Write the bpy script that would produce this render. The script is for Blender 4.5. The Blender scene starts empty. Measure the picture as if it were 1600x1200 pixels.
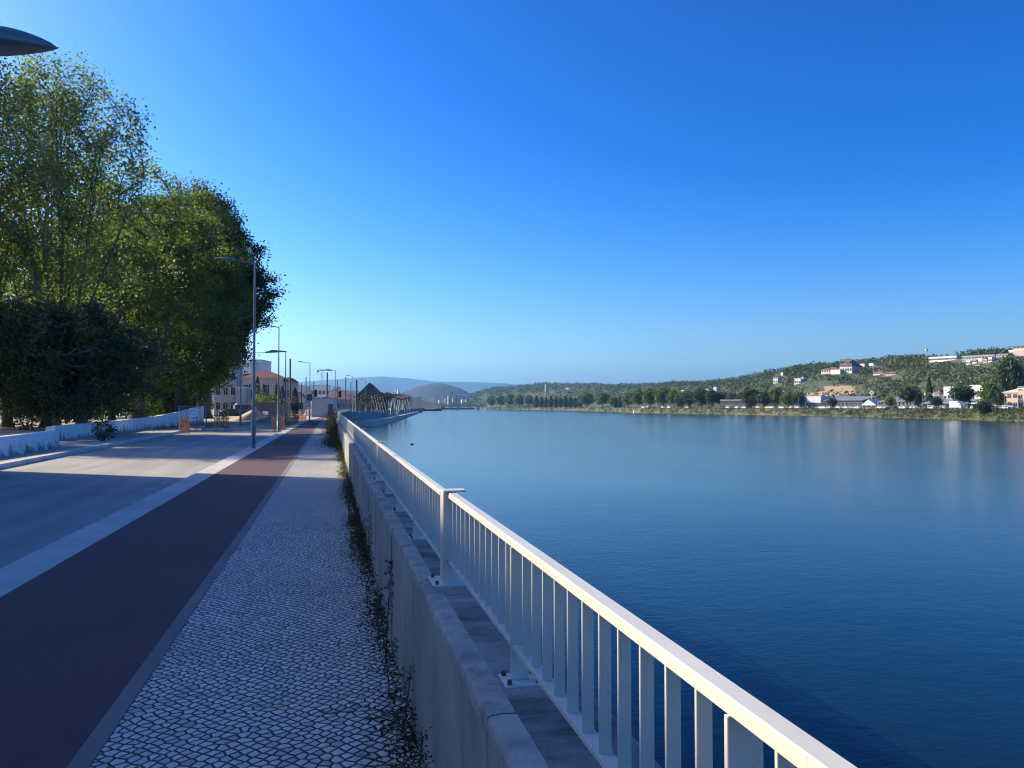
import bpy, bmesh, math, random
import numpy as np
from mathutils import Vector, Matrix
R = math.radians
rnd = random.Random(7)
nrg = np.random.default_rng(11)
scene = bpy.context.scene
COL = scene.collection

# ------------------------------------------------------------------ site constants (metres)
EYE = 1.6                     # camera above the promenade
YAW, F, HOR = R(13.27), 1200.0, 636.0
CY, SY = math.cos(YAW), math.sin(YAW)
WATER = -2.9
SUN_AZ, SUN_EL = R(-57.5), R(27.0)     # azimuth from +Y, negative = towards -X

def W(px, d):
    """site position seen along bearing px (survey of the photo) at distance d"""
    r = (px - 800.0) / F * d
    return r * CY + d * SY, d * CY - r * SY
def ZZ(py, d):
    return EYE + (HOR - py) / F * d

# ------------------------------------------------------------------ object helpers
def tag(o, label=None, cat=None, group=None, kind=None):
    if label: o['label'] = label
    if cat: o['category'] = cat
    if group: o['group'] = group
    if kind: o['kind'] = kind
    return o
def empty(name, loc=(0, 0, 0), rz=0.0):
    o = bpy.data.objects.new(name, None)
    o.empty_display_size = 0.3
    o.location = loc; o.rotation_euler = (0, 0, rz)
    COL.objects.link(o); return o
def thing(name, label, cat, loc=(0, 0, 0), rz=0.0, group=None):
    return tag(empty(name, loc, rz), label, cat, group)
KIDS = {}
def link(o, parent=None):
    COL.objects.link(o)
    if parent is not None:
        o.parent = parent
        KIDS.setdefault(parent.name, []).append(o)
    return o
def copy_tree(o, parent=None, loc=None, rz=None, scale=None, label=None, group=None):
    c = o.copy(); link(c, parent)
    if loc is not None: c.location = loc
    if rz is not None: c.rotation_euler = (0, 0, rz)
    if scale is not None: c.scale = scale if hasattr(scale, '__len__') else (scale,) * 3
    if label: c['label'] = label
    if group: c['group'] = group
    for ch in KIDS.get(o.name, []):
        copy_tree(ch, c)
    return c

class MB:
    """collects shapes into one mesh"""
    def __init__(s): s.v = []; s.f = []; s.sm = []
    def add(s, vs, fs, smooth=False):
        n = len(s.v); s.v += [tuple(v) for v in vs]
        for f in fs: s.f.append(tuple(n + i for i in f)); s.sm.append(smooth)
        return s
    def box(s, x0, x1, y0, y1, z0, z1):
        vs = [(x0,y0,z0),(x1,y0,z0),(x1,y1,z0),(x0,y1,z0),(x0,y0,z1),(x1,y0,z1),(x1,y1,z1),(x0,y1,z1)]
        return s.add(vs, [(3,2,1,0),(4,5,6,7),(0,1,5,4),(1,2,6,5),(2,3,7,6),(3,0,4,7)])
    def cbox(s, x0, x1, y0, y1, z0, z1, c):
        """box with chamfered edges"""
        bm = bmesh.new(); bmesh.ops.create_cube(bm, size=1)
        for v in bm.verts:
            v.co = Vector(((x0+x1)/2+v.co.x*(x1-x0), (y0+y1)/2+v.co.y*(y1-y0), (z0+z1)/2+v.co.z*(z1-z0)))
        bmesh.ops.bevel(bm, geom=bm.edges[:], offset=c, segments=1, affect='EDGES')
        bm.verts.index_update()
        s.add([v.co[:] for v in bm.verts], [[v.index for v in f.verts] for f in bm.faces]); bm.free(); return s
    def tube(s, pts, rad, n=8, cap=True, smooth=True):
        pts = [Vector(p) for p in pts]
        if not hasattr(rad, '__len__'): rad = [rad]*len(pts)
        vs = []; m = len(pts); ref = None
        for i, p in enumerate(pts):
            t = (pts[min(i+1,m-1)] - pts[max(i-1,0)])
            t = t.normalized() if t.length > 1e-9 else Vector((0,0,1))
            if ref is None:
                ref = Vector((1,0,0)) if abs(t.x) < .8 else Vector((0,1,0))
            a = (ref - t*ref.dot(t))
            a = a.normalized() if a.length > 1e-6 else t.orthogonal().normalized()
            ref = a; b = t.cross(a)
            for k in range(n):
                an = 2*math.pi*k/n
                vs.append(p + (a*math.cos(an)+b*math.sin(an))*rad[i])
        fs = []
        for i in range(m-1):
            for k in range(n):
                k2 = (k+1) % n
                fs.append((i*n+k, i*n+k2, (i+1)*n+k2, (i+1)*n+k))
        s.add(vs, fs, smooth)
        if cap:
            s.add(vs[:n], [tuple(range(n-1,-1,-1))]); s.add(vs[-n:], [tuple(range(n))])
        return s
    def lathe(s, prof, c=(0,0,0), n=16, smooth=True):
        vs = []; m = len(prof)
        for r, z in prof:
            for k in range(n):
                a = 2*math.pi*k/n; vs.append((c[0]+r*math.cos(a), c[1]+r*math.sin(a), c[2]+z))
        fs = [(i*n+k, i*n+(k+1)%n, (i+1)*n+(k+1)%n, (i+1)*n+k) for i in range(m-1) for k in range(n)]
        return s.add(vs, fs, smooth)
    def prism(s, poly, axis, a, b):
        """poly (u,v) extruded along axis from a to b; axis 'x': (u,v)=(y,z), 'y': (x,z), 'z': (x,y)"""
        mk = {'x': lambda u,v,w:(w,u,v), 'y': lambda u,v,w:(u,w,v), 'z': lambda u,v,w:(u,v,w)}[axis]
        n = len(poly)
        vs = [mk(u,v,a) for u,v in poly]+[mk(u,v,b) for u,v in poly]
        fs = [tuple(range(n-1,-1,-1)), tuple(range(n,2*n))]+[(i,(i+1)%n,n+(i+1)%n,n+i) for i in range(n)]
        return s.add(vs, fs)
    def quad(s, a, b, c, d): return s.add([a,b,c,d], [(0,1,2,3)])
    def sweep(s, prof, ys, xf, close=True, caps=True):
        """profile (x,z) swept along y, shifted sideways by xf(y)"""
        n = len(prof); vs = []; fs = []
        for y in ys:
            sx = xf(y) if xf else 0
            vs += [(x+sx, y, z) for x, z in prof]
        m = len(ys); rng = n if close else n-1
        for i in range(m-1):
            for k in range(rng):
                k2 = (k+1) % n
                fs.append((i*n+k, i*n+k2, (i+1)*n+k2, (i+1)*n+k))
        if close and caps:
            fs.append(tuple(range(n-1,-1,-1))); fs.append(tuple((m-1)*n+k for k in range(n)))
        return s.add(vs, fs)
    def mesh(s, name, m, fix=True):
        me = bpy.data.meshes.new(name); me.from_pydata(s.v, [], s.f)
        for p, q in zip(me.polygons, s.sm): p.use_smooth = q
        if fix:
            bm = bmesh.new(); bm.from_mesh(me); bmesh.ops.recalc_face_normals(bm, faces=bm.faces[:]); bm.to_mesh(me); bm.free()
        if m: me.materials.append(m)
        me.update(); return me
    def build(s, name, m, parent=None, loc=None, fix=True):
        o = bpy.data.objects.new(name, s.mesh(name, m, fix))
        if loc is not None: o.location = loc
        return link(o, parent)

def np_mesh(name, verts, quads, m, smooth=False):
    """verts (N,3), quads (M,4)"""
    me = bpy.data.meshes.new(name)
    v = np.ascontiguousarray(verts, dtype=np.float32); q = np.ascontiguousarray(quads, dtype=np.int32)
    me.vertices.add(len(v)); me.vertices.foreach_set('co', v.ravel())
    me.loops.add(q.size); me.loops.foreach_set('vertex_index', q.ravel())
    me.polygons.add(len(q)); me.polygons.foreach_set('loop_start', np.arange(0, q.size, 4, dtype=np.int32))
    me.polygons.foreach_set('loop_total', np.full(len(q), 4, dtype=np.int32))
    me.update(calc_edges=True); me.validate()
    if m: me.materials.append(m)
    return me
def leaf_quads(cent, size, up_bias=0.35, aspect=0.62, rng=nrg):
    """a kite-shaped leaf for every centre"""
    n = len(cent)
    nor = rng.normal(size=(n,3)); nor[:,2] = np.abs(nor[:,2])*(1) + up_bias
    nor /= np.linalg.norm(nor, axis=1, keepdims=True)
    t = rng.normal(size=(n,3)); t -= nor*np.sum(t*nor,axis=1,keepdims=True); t /= np.linalg.norm(t,axis=1,keepdims=True)
    b = np.cross(nor, t)
    s = (size*rng.uniform(.65,1.35,n))[:,None] if np.isscalar(size) else (size*rng.uniform(.7,1.3,n))[:,None]
    V = np.empty((n,4,3))
    V[:,0] = cent - t*s*.5; V[:,1] = cent + b*s*aspect*.5 - t*s*.05 + nor*s*.08
    V[:,2] = cent + t*s*.5; V[:,3] = cent - b*s*aspect*.5 - t*s*.05 + nor*s*.08
    return V.reshape(-1,3), np.arange(4*n).reshape(-1,4)

# ------------------------------------------------------------------ materials
MATS = {}
class NT:
    def __init__(s, name):
        s.m = bpy.data.materials.new(name); s.m.use_nodes = True
        s.t = s.m.node_tree; s.n = s.t.nodes
        s.bsdf = s.n['Principled BSDF']; s.out = s.n['Material Output']
        s.co = s.n.new('ShaderNodeTexCoord').outputs['Object']
    def new(s, k, **kw):
        x = s.n.new(k)
        for a, b in kw.items(): setattr(x, a, b)
        return x
    def lk(s, a, b): s.t.links.new(a, b)
    def noise(s, scale, detail=4, rough=.55, vec=None, stretch=None):
        x = s.new('ShaderNodeTexNoise'); x.inputs['Scale'].default_value = scale
        x.inputs['Detail'].default_value = detail; x.inputs['Roughness'].default_value = rough
        v = vec or s.co
        if stretch:
            mp = s.new('ShaderNodeMapping'); mp.inputs['Scale'].default_value = stretch
            s.lk(v, mp.inputs['Vector']); v = mp.outputs['Vector']
        s.lk(v, x.inputs['Vector']); return x.outputs['Fac']
    def ramp(s, fac, stops):
        x = s.new('ShaderNodeValToRGB'); e = x.color_ramp.elements
        while len(e) < len(stops): e.new(.5)
        for el, (p, c) in zip(e, stops):
            el.position = p; el.color = tuple(c[:3]) + (1,) if hasattr(c,'__len__') else (c,c,c,1)
        s.lk(fac, x.inputs['Fac']); return x.outputs['Color']
    def mix(s, a, b, fac, mode='MIX'):
        x = s.new('ShaderNodeMix', data_type='RGBA', blend_type=mode)
        for i, v in ((6, a), (7, b), (0, fac)):
            sock = x.inputs[i]
            if isinstance(v, (int, float)): sock.default_value = v if i == 0 else (v,v,v,1)
            elif isinstance(v, tuple): sock.default_value = v[:3]+(1,)
            else: s.lk(v, sock)
        return x.outputs[2]
    def math(s, op, a, b=0.0, c=None):
        x = s.new('ShaderNodeMath', operation=op)
        for sock, v in zip(x.inputs, (a, b, c)):
            if v is None: continue
            if isinstance(v, (int, float)): sock.default_value = v
            else: s.lk(v, sock)
        return x.outputs[0]
    def bump(s, h, strength=.3, dist=.01):
        x = s.new('ShaderNodeBump'); x.inputs['Strength'].default_value = strength; x.inputs['Distance'].default_value = dist
        s.lk(h, x.inputs['Height']); s.lk(x.outputs['Normal'], s.bsdf.inputs['Normal']); return x
    def base(s, c):
        if isinstance(c, tuple): s.bsdf.inputs['Base Color'].default_value = c[:3]+(1,)
        else: s.lk(c, s.bsdf.inputs['Base Color'])
    def rough(s, r): 
        if isinstance(r,(int,float)): s.bsdf.inputs['Roughness'].default_value = r
        else: s.lk(r, s.bsdf.inputs['Roughness'])
def sc(c, k): return tuple(min(1, x*k) for x in c[:3])
def surf(name, col, rough=.8, scale=3.0, var=.25, fine=40.0, bump=.2, metal=0.0, stain=None, bd=.004):
    """weathered plain surface: large blotches, fine grain, optional vertical stains"""
    if name in MATS: return MATS[name]
    t = NT(name)
    a = t.noise(scale, 5, .6); b = t.noise(fine, 3, .6)
    c = t.ramp(a, [(.3, sc(col,1-var)), (.7, sc(col,1+var*.6))])
    c = t.mix(c, t.ramp(b, [(.35, .78), (.65, 1.0)]), .6, 'MULTIPLY')
    if stain:
        st = t.noise(stain[0], 4, .6, stretch=(1,1,.12))
        c = t.mix(c, stain[1], t.ramp(st, [(stain[2], 0.0), (stain[2]+.18, 1.0)]))
    t.base(c); t.rough(rough); t.bsdf.inputs['Metallic'].default_value = metal
    if bump: t.bump(b, bump, bd)
    MATS[name] = t.m; return t.m
def leafmat(name, cols, trans=.3):
    """foliage: colour varies leaf by leaf, part of the light comes through"""
    if name in MATS: return MATS[name]
    t = NT(name)
    g = t.new('ShaderNodeNewGeometry'); 
    c = t.ramp(g.outputs['Random Per Island'], [(i/(len(cols)-1), c) for i, c in enumerate(cols)])
    big = t.noise(.35, 3, .5)
    c = t.mix(c, t.ramp(big, [(.35, (.7,.74,.66)), (.65, (1.0,1.0,1.0))]), .8, 'MULTIPLY')
    t.base(c); t.rough(.55); t.bsdf.inputs['Specular IOR Level'].default_value = .25
    tr = t.new('ShaderNodeBsdfTranslucent'); c2 = t.mix(c, (1.0,1.15,.45), .9, 'MULTIPLY'); t.lk(c2, tr.inputs['Color'])
    mx = t.new('ShaderNodeMixShader'); mx.inputs[0].default_value = trans
    t.lk(t.bsdf.outputs[0], mx.inputs[1]); t.lk(tr.outputs[0], mx.inputs[2]); t.lk(mx.outputs[0], t.out.inputs['Surface'])
    MATS[name] = t.m; return t.m
ORD = ['first','second','third','fourth','fifth','sixth','seventh','eighth','ninth','tenth','eleventh','twelfth','thirteenth','fourteenth','fifteenth','sixteenth','seventeenth','eighteenth','nineteenth','twentieth']
def nth(i):
    if i < 20: return ORD[i]
    tens = {2:'twenty',3:'thirty',4:'forty',5:'fifty'}[(i+1)//10]; u = (i+1) % 10
    return tens+'-'+ORD[u-1] if u else {'twenty':'twentieth','thirty':'thirtieth','forty':'fortieth','fifty':'fiftieth'}[tens]
def spread(o,name,mb,m,locs):
    p=None
    for l in locs:
        if p is None: p=mb.build(name,m,o,l)
        else: copy_tree(p,o,l)
HAZE = 1.1e-4
SKN,SKG,SKS,SKV=.1,1.48,1.24,14.5
# ------------------------------------------------------------------ camera, sky, sun
cam = bpy.data.cameras.new('camera'); co = bpy.data.objects.new('camera', cam); COL.objects.link(co)
cam.sensor_fit = 'HORIZONTAL'; cam.sensor_width = 36.0; cam.lens = 36.0*F/1600.0
cam.clip_start = .05; cam.clip_end = 60000
co.location = (0, 0, EYE)
co.rotation_euler = (R(90)+math.atan((HOR-600)/F), 0, -YAW)
scene.camera = co
world = bpy.data.worlds.new('World'); scene.world = world; world.use_nodes = True
wn = world.node_tree.nodes; wl = world.node_tree.links
sky = wn.new('ShaderNodeTexSky'); sky.sky_type = 'NISHITA'; sky.sun_disc = False
sky.sun_elevation = SUN_EL; sky.sun_rotation = SUN_AZ % (2*math.pi)
sky.altitude = 0; sky.air_density = 1.0; sky.dust_density = 1.0; sky.ozone_density = 4.0
# the deep, saturated blue of the day: the sky colours are normalised, then given more contrast
gn = wn.new('ShaderNodeVectorMath'); gn.operation = 'SCALE'; gn.inputs[3].default_value = SKN
gm_ = wn.new('ShaderNodeGamma'); gm_.inputs['Gamma'].default_value = SKG
hs = wn.new('ShaderNodeHueSaturation'); hs.inputs['Hue'].default_value = .512; hs.inputs['Saturation'].default_value = SKS; hs.inputs['Value'].default_value = SKV
wl.new(sky.outputs[0], gn.inputs[0]); wl.new(gn.outputs[0], gm_.inputs['Color']); wl.new(gm_.outputs[0], hs.inputs['Color']); wl.new(hs.outputs[0], wn['Background'].inputs['Color'])
wn['Background'].inputs['Strength'].default_value = .10
sl = bpy.data.lights.new('sun', 'SUN'); sl.energy = 4.2; sl.angle = R(.53); sl.color = (1, .865, .63)
so = bpy.data.objects.new('sun', sl); COL.objects.link(so)
sd = Vector((math.sin(SUN_AZ)*math.cos(SUN_EL), math.cos(SUN_AZ)*math.cos(SUN_EL), math.sin(SUN_EL)))
so.rotation_euler = sd.to_track_quat('Z', 'Y').to_euler(); so.location = (-20, 20, 40)
vs_ = scene.view_settings; vs_.view_transform = 'Standard'; vs_.look = 'None'; vs_.exposure = 1.22; vs_.gamma = 1
scene.cycles.max_bounces = 6; scene.cycles.transparent_max_bounces = 8; scene.cycles.volume_bounces = 0
scene.cycles.use_denoising = True; scene.cycles.filter_width = 1.1
# ------------------------------------------------------------------ left bank: ground, lanes, parapet
BEND = ([-60, 80, 100, 125, 150, 172], [0, 0, .3, 1.2, 2.4, 3.5])
def bend(y): return float(np.interp(y, *BEND))
YS = [-40, -10, 0, 5, 10, 20, 30, 40, 60, 80, 90, 100, 112, 125, 137, 150, 161, 172]
BANK = [(.7, -60), (.7, 80), (1.0, 100), (1.9, 125), (3.1, 150), (4.2, 172), (6.0, 177.5), (20.4, 283), (58, 560), (78, 675), (150, 1262), (168, 1440), (400, 1480), (9000, 1500)]

m_dust = surf('sandy earth', (.36,.30,.22), .95, .25, .3, 8, .3)
gm = MB()
gv = [(x, y, -.16) for x, y in BANK] + [(9000, 13000, -.16), (-9000, 13000, -.16), (-9000, -60, -.16)]
gm.add(gv, [tuple(range(len(gv)))])
tag(gm.build('ground', m_dust), kind='structure')

def cobble_mat():
    t = NT('white limestone setts')
    mp = t.new('ShaderNodeMapping'); mp.inputs['Rotation'].default_value = (0,0,R(45))
    wob = t.new('ShaderNodeTexNoise'); wob.inputs['Scale'].default_value = 1.3; wob.inputs['Detail'].default_value = 2; t.lk(t.co, wob.inputs['Vector'])
    vm = t.new('ShaderNodeVectorMath', operation='MULTIPLY_ADD'); t.lk(wob.outputs['Color'], vm.inputs[0]); vm.inputs[1].default_value = (.16,.16,0); t.lk(t.co, vm.inputs[2])
    t.lk(vm.outputs[0], mp.inputs['Vector'])
    mp.inputs['Scale'].default_value = (1.0, 1.0, 1)
    v1 = t.new('ShaderNodeTexVoronoi', voronoi_dimensions='2D', feature='DISTANCE_TO_EDGE'); v1.inputs['Scale'].default_value = 18.6; v1.inputs['Randomness'].default_value = .5
    v2 = t.new('ShaderNodeTexVoronoi', voronoi_dimensions='2D', feature='F1'); v2.inputs['Scale'].default_value = 18.6; v2.inputs['Randomness'].default_value = .5
    t.lk(mp.outputs[0], v1.inputs['Vector']); t.lk(mp.outputs[0], v2.inputs['Vector'])
    sep = t.new('ShaderNodeSeparateColor'); t.lk(v2.outputs['Color'], sep.inputs[0])
    stone = t.ramp(sep.outputs[0], [(0, (.46,.43,.40)), (.2, (.64,.60,.55)), (.8, (.76,.71,.645)), (1, (.84,.79,.72))])
    gr = t.noise(160, 3, .6); stone = t.mix(stone, t.ramp(gr, [(.3,.78),(.7,1.05)]), .7, 'MULTIPLY')
    big = t.noise(.8, 4, .6); stone = t.mix(stone, t.ramp(big, [(.35,.82),(.65,1.0)]), .8, 'MULTIPLY')
    edge = t.math('ADD', v1.outputs['Distance'], t.math('MULTIPLY', t.math('SUBTRACT', gr, .5), .06))
    jn = t.ramp(edge, [(.075, 0.0), (.15, 1.0)])
    joint = t.mix((.018,.017,.016), (.05,.045,.036), big)
    t.base(t.mix(joint, stone, jn)); t.rough(.72)
    h = t.ramp(edge, [(.03, 0.0), (.12, .75), (.4, 1.0)])
    hh = t.mix(h, sep.outputs[1], .25)
    t.bump(hh, .8, .012); return t.m
def strip(name, prof, m, ys=YS, close=False):
    return tag(MB().sweep(prof, ys, bend, close=close).build(name, m, fix=close), kind='structure')
m_kerb = surf('pale kerb stone', (.60,.57,.515), .8, 1.2, .2, 45, .2)
m_asph = NT('worn asphalt')
_a = m_asph.noise(.25, 5, .6); _b = m_asph.noise(120, 2, .6); _c = m_asph.noise(.9, 3, .5, stretch=(2.2,.12,1))
_col = m_asph.mix(m_asph.ramp(_a, [(.3,(.33,.31,.285)),(.7,(.43,.405,.37))]), m_asph.ramp(_b, [(.3,.72),(.7,1.08)]), .7, 'MULTIPLY')
_col = m_asph.mix(_col, m_asph.ramp(_c, [(.42,.8),(.6,1.0)]), .8, 'MULTIPLY')
m_asph.base(_col); m_asph.rough(.88); m_asph.bump(_b, .35, .006); m_asph = m_asph.m
m_bike = NT('red brown cycle asphalt')
_a = m_bike.noise(.5, 5, .6); _b = m_bike.noise(170, 2, .7)
_col = m_bike.mix(m_bike.ramp(_a, [(.3,(.085,.048,.056)),(.7,(.122,.064,.070))]), m_bike.ramp(_b, [(.3,.5),(.55,1.0),(.75,1.5)]), .8, 'MULTIPLY')
m_bike.base(_col); m_bike.rough(.88); m_bike.bump(_b, .4, .005); m_bike = m_bike.m
m_slab = surf('dusty side pavement', (.38,.35,.31), .9, .6, .25, 30, .2)

strip('footway', [(-1.03, .004), (.42, .004)], cobble_mat())
strip('edging_strip', [(-1.13, .002), (-1.03, .008)], surf('dark edging', (.20,.195,.185), .85, 1.2, .2, 45, .2))
strip('bike_lane', [(-2.69, 0), (-1.13, 0)], m_bike)
strip('kerb', [(-3.19, -.14), (-3.19, -.02), (-3.17, .004), (-2.69, .004), (-2.69,-.14)], m_kerb, close=True)
LK = lambda y: -8.75 - max(0, y-18)*.028           # left kerb drifts away from the river
YL = [-40, 0, 10, 18, 26, 34, 42, 50, 60, 75, 95, 130]
rd = MB(); n = len(YL)
rd.add([(LK(y), y, -.12) for y in YL]+[(-3.19+bend(y), y, -.12) for y in YL], [(i, n+i, n+i+1, i+1) for i in range(n-1)])
tag(rd.build('road', m_asph, fix=False), kind='structure')
lk = MB(); lk.sweep([(0,-.14),(0,.0),(-.02,.012),(-.25,.012),(-.25,-.14)], YL[:9], lambda y: LK(y))
tag(lk.build('kerb', m_kerb), kind='structure')
sp = MB(); ns = YL[:9]; n = len(ns)
sp.add([(-16, y, -.02) for y in ns]+[(LK(y)-.25, y, 0) for y in ns], [(i, n+i, n+i+1, i+1) for i in range(n-1)])
tag(sp.build('pavement', m_slab, fix=False), kind='structure')

# ---- concrete parapet along the river
t = NT('weathered parapet concrete')
a = t.noise(1.1, 6, .65); b = t.noise(70, 4, .65); st = t.noise(3.0, 4, .6, stretch=(1,1.0,.1))
c = t.ramp(a, [(.28,(.175,.19,.175)), (.5,(.29,.31,.285)), (.72,(.43,.445,.41))])
c = t.mix(c, t.ramp(b, [(.3,.7),(.7,1.05)]), .7, 'MULTIPLY')
c = t.mix(c, (.09,.088,.08), t.ramp(st, [(.53,0.0),(.68,.8)]))
pt = t.noise(260, 2, .5); c = t.mix(c, (.06,.06,.055), t.ramp(pt, [(.66,0.0),(.70,.5)]))
t.base(c); t.rough(.9); t.bump(t.mix(b, a, .5), .45, .008); m_par = t.m
t = NT('stained wall top')
a = t.noise(2.6, 7, .7, stretch=(.55,1.5,1)); b = t.noise(55, 4, .6)
c = t.ramp(a, [(.34,(.055,.06,.06)), (.46,(.17,.172,.168)), (.56,(.26,.255,.24)), (.72,(.42,.41,.385))])
c = t.mix(c, t.ramp(b, [(.3,.7),(.7,1.05)]), .7, 'MULTIPLY'); t.base(c); t.rough(.85); t.bump(b, .4, .006); m_top = t.m
wallt = thing('parapet_wall', 'low weathered concrete parapet wall beside the cobbled footway, carrying the white railing', 'wall')
# rounded inner edge broken by small casting joints
pe = MB(); m_edge = surf('worn aggregate edge', (.36,.37,.345), .95, 7, .4, 130, .8, stain=(6,(.11,.105,.10),.56))
pw = MB(); yj = []
y = -6.0
while y < 172:
    yj.append(y); y += 1.6 if y < 40 else 12
for i in range(len(yj)-1):
    y0, y1 = yj[i]+.006, yj[i+1]-.006
    dz = rnd.uniform(-.003,.003); dx = rnd.uniform(-.003,.003)
    seg = [y0]+([(y0+y1)/2] if y1-y0 > 5 else [])+[y1]
    pw.sweep([(.405+dx,-.16),(.402+dx,.738),(.485,.738),(.485,-.16)], seg, bend)
    nn = max(2, int((y1-y0)/(.06 if y0 < 12 else .4))); yy_ = [y0+(y1-y0)*k/nn for k in range(nn+1)]
    vs = []; 
    for y_ in yy_:
        j = lambda s_: rnd.gauss(0, s_)
        c_ = .004*abs(math.sin(y_*7.3))*(rnd.random() < .2)
        vs += [(x_+bend(y_), y_, z_) for x_, z_ in [(.4035+dx,.7385),(.402+dx+j(.001),.773+dz+j(.002)),(.406+dx+j(.0015)+c_,.784+dz+j(.0015)-c_),(.416+dx+j(.002)+c_,.7895+dz+j(.001)),(.448+j(.006),.7915+dz*.5+j(.0007)),(.4835,.7905),(.4835,.7385)]]
    fs = [(i_*7+k_, i_*7+(k_+1)%7, (i_+1)*7+(k_+1)%7, (i_+1)*7+k_) for i_ in range(nn) for k_ in range(7)]+[tuple(range(6,-1,-1)), tuple(nn*7+k_ for k_ in range(7))]
    pe.add(vs, fs, False)
pw.build('wall_face', m_par, wallt); pe.build('wall_edge', m_edge, wallt)
pb = MB().sweep([(.483,-.5),(.483,.7895),(.735,.784),(.742,.765),(.742,-3.7),(.483,-3.7)], YS, bend); pb.build('wall_core', m_top, wallt)

# river wall round the bay and along the far promenade
m_quay = surf('grey quay concrete', (.27,.28,.28), .9, .3, .3, 4, .2, stain=(.5,(.13,.13,.12),.55))
rw = MB(); bk = BANK[5:12]
for (x0,y0),(x1,y1) in zip(bk[:-1], bk[1:]):
    dx, dy = x1-x0, y1-y0; L = math.hypot(dx,dy); nx, ny = -dy/L*.4, dx/L*.4
    for zz in [(-3.7,.6)]:
        rw.add([(x0,y0,zz[0]),(x1,y1,zz[0]),(x1,y1,zz[1]),(x0,y0,zz[1]),(x0+nx,y0+ny,zz[0]),(x1+nx,y1+ny,zz[0]),(x1+nx,y1+ny,zz[1]),(x0+nx,y0+ny,zz[1])],
               [(0,1,2,3),(7,6,5,4),(3,2,6,7),(0,3,7,4),(1,5,6,2)])
tag(rw.build('river_wall', m_quay), 'grey concrete river wall of the promenade beyond the bend of the railing', 'wall')
qy = MB()
q = [(5.2,175.2),(9.3,176.4),(25.3,283),(40.6,398),(60.4,545),(57.9,560),(20.8,283),(6.3,178)]
qy.add([(x,y,-3.7) for x,y in q]+[(x,y,-1.5) for x,y in q], [tuple(range(8)),tuple(range(15,7,-1))]+[(i,(i+1)%8,8+(i+1)%8,8+i) for i in range(8)])
tag(qy.build('landing_quay', surf('sunlit quay slab',(.5,.49,.46),.85,.5,.15,6,.1)), 'low concrete landing quay at the foot of the far river wall', 'quay')

# ---- white railing in sections
t = NT('ivory railing paint')
a = t.noise(5, 5, .65); b = t.noise(90, 3, .6)
c = t.ramp(a, [(.3,(.535,.52,.465)),(.6,(.60,.585,.53))]); c = t.mix(c, (.33,.27,.19), t.ramp(b, [(.66,0.0),(.76,.55)]))
t.base(c); t.rough(.42); t.bump(b, .06, .002); m_rail = t.m
m_bolt = surf('rusty bolts', (.12,.09,.07), .7, 30, .3, 200, .2, metal=.3)
PIT = 1.28; NB = 12
def bolts(par, xy, z0, z1, r):
    p = None
    for bx, by in xy:
        if p is None: p = MB().tube([(0,0,z0),(0,0,z1)], r, 6).build('bolt', m_bolt, par, (bx,by,0))
        else: copy_tree(p, par, (bx,by,0))
def rail_section(y0, label, y1=None, xin=.505, box=True, first=False):
    """one railing section from y0 to y1; y0 carries the broad box post"""
    y1 = y1 or y0+4*PIT
    L = y1-y0
    o = thing('railing_section', label, 'railing', (0,y0,0), 0, 'white railing sections along the parapet')
    hx = xin+.017
    MB().cbox(xin, xin+.036, .075 if box else 0, L+.02, 1.181, 1.207, .0025).build('handrail', m_rail, o)
    npan = round(L/PIT)
    b = MB()
    MB().cbox(xin, xin+.036, .10 if box else 0, L+.0, .885, .899, .001).build('bottom_rail', m_rail, o)
    if box:
        bp = MB().cbox(xin, xin+.062, 0, .098, .79, 1.209, .003).build('box_post', m_rail, o)
        MB().cbox(xin, xin+.105, -.012, .07, 1.2095, 1.217, .001).build('cap_plate', m_rail, bp)
        p = MB().cbox(xin-.05, xin+.12, -.05, .15, .782, .796, .002).build('base_plate', m_rail, bp)
        bolts(bp, [(bx,by) for bx in (xin-.03, xin+.095) for by in (-.025,.125)], .79, .812, .008)
    pos = None
    for k in range(npan+ (0 if not first else 0)):
        if k == 0 and box: continue
        yk = k*PIT
        if pos is None:
            ps = MB().cbox(xin-.004, xin+.05, -.005, .005, .79, 1.182, .001).build('post', m_rail, o, (0,yk,0))
            MB().cbox(xin-.03, xin+.085, -.055, .055, .782, .793, .0015).build('base_plate', m_rail, ps)
            bolts(ps, [(bx,by) for bx in (xin-.016, xin+.07) for by in (-.04,.04)], .79, .806, .0075); pos = ps
        else: copy_tree(pos, o, (0,yk,0))
    bal = None
    for k in range(npan):
        for j in range(1, NB):
            yk = k*PIT + j*PIT/NB
            if k == 0 and box and yk < .15: continue
            if bal is None: bal = MB().cbox(xin+.005, xin+.031, -.0035, .0035, .897, 1.184, .0008).build('baluster', m_rail, o, (0,yk,0))
            else:
                c = bal.copy(); link(c, o); c.location = (0,yk,0)
    return o
YB = 3.52
s0 = rail_section(YB-4*PIT-.0, 'white metal railing section nearest the camera, cut by the lower edge of the photo', xin=.528, box=False)
s1 = rail_section(YB, 'white metal railing section with broad box post, second from the camera', xin=.505)
k = 2
while YB+4*PIT*(k-1) < 76:
    copy_tree(s1, None, (0, YB+4*PIT*(k-1), 0), label='white metal railing section, %s along the parapet from the camera' % nth(k)); k += 1
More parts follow.
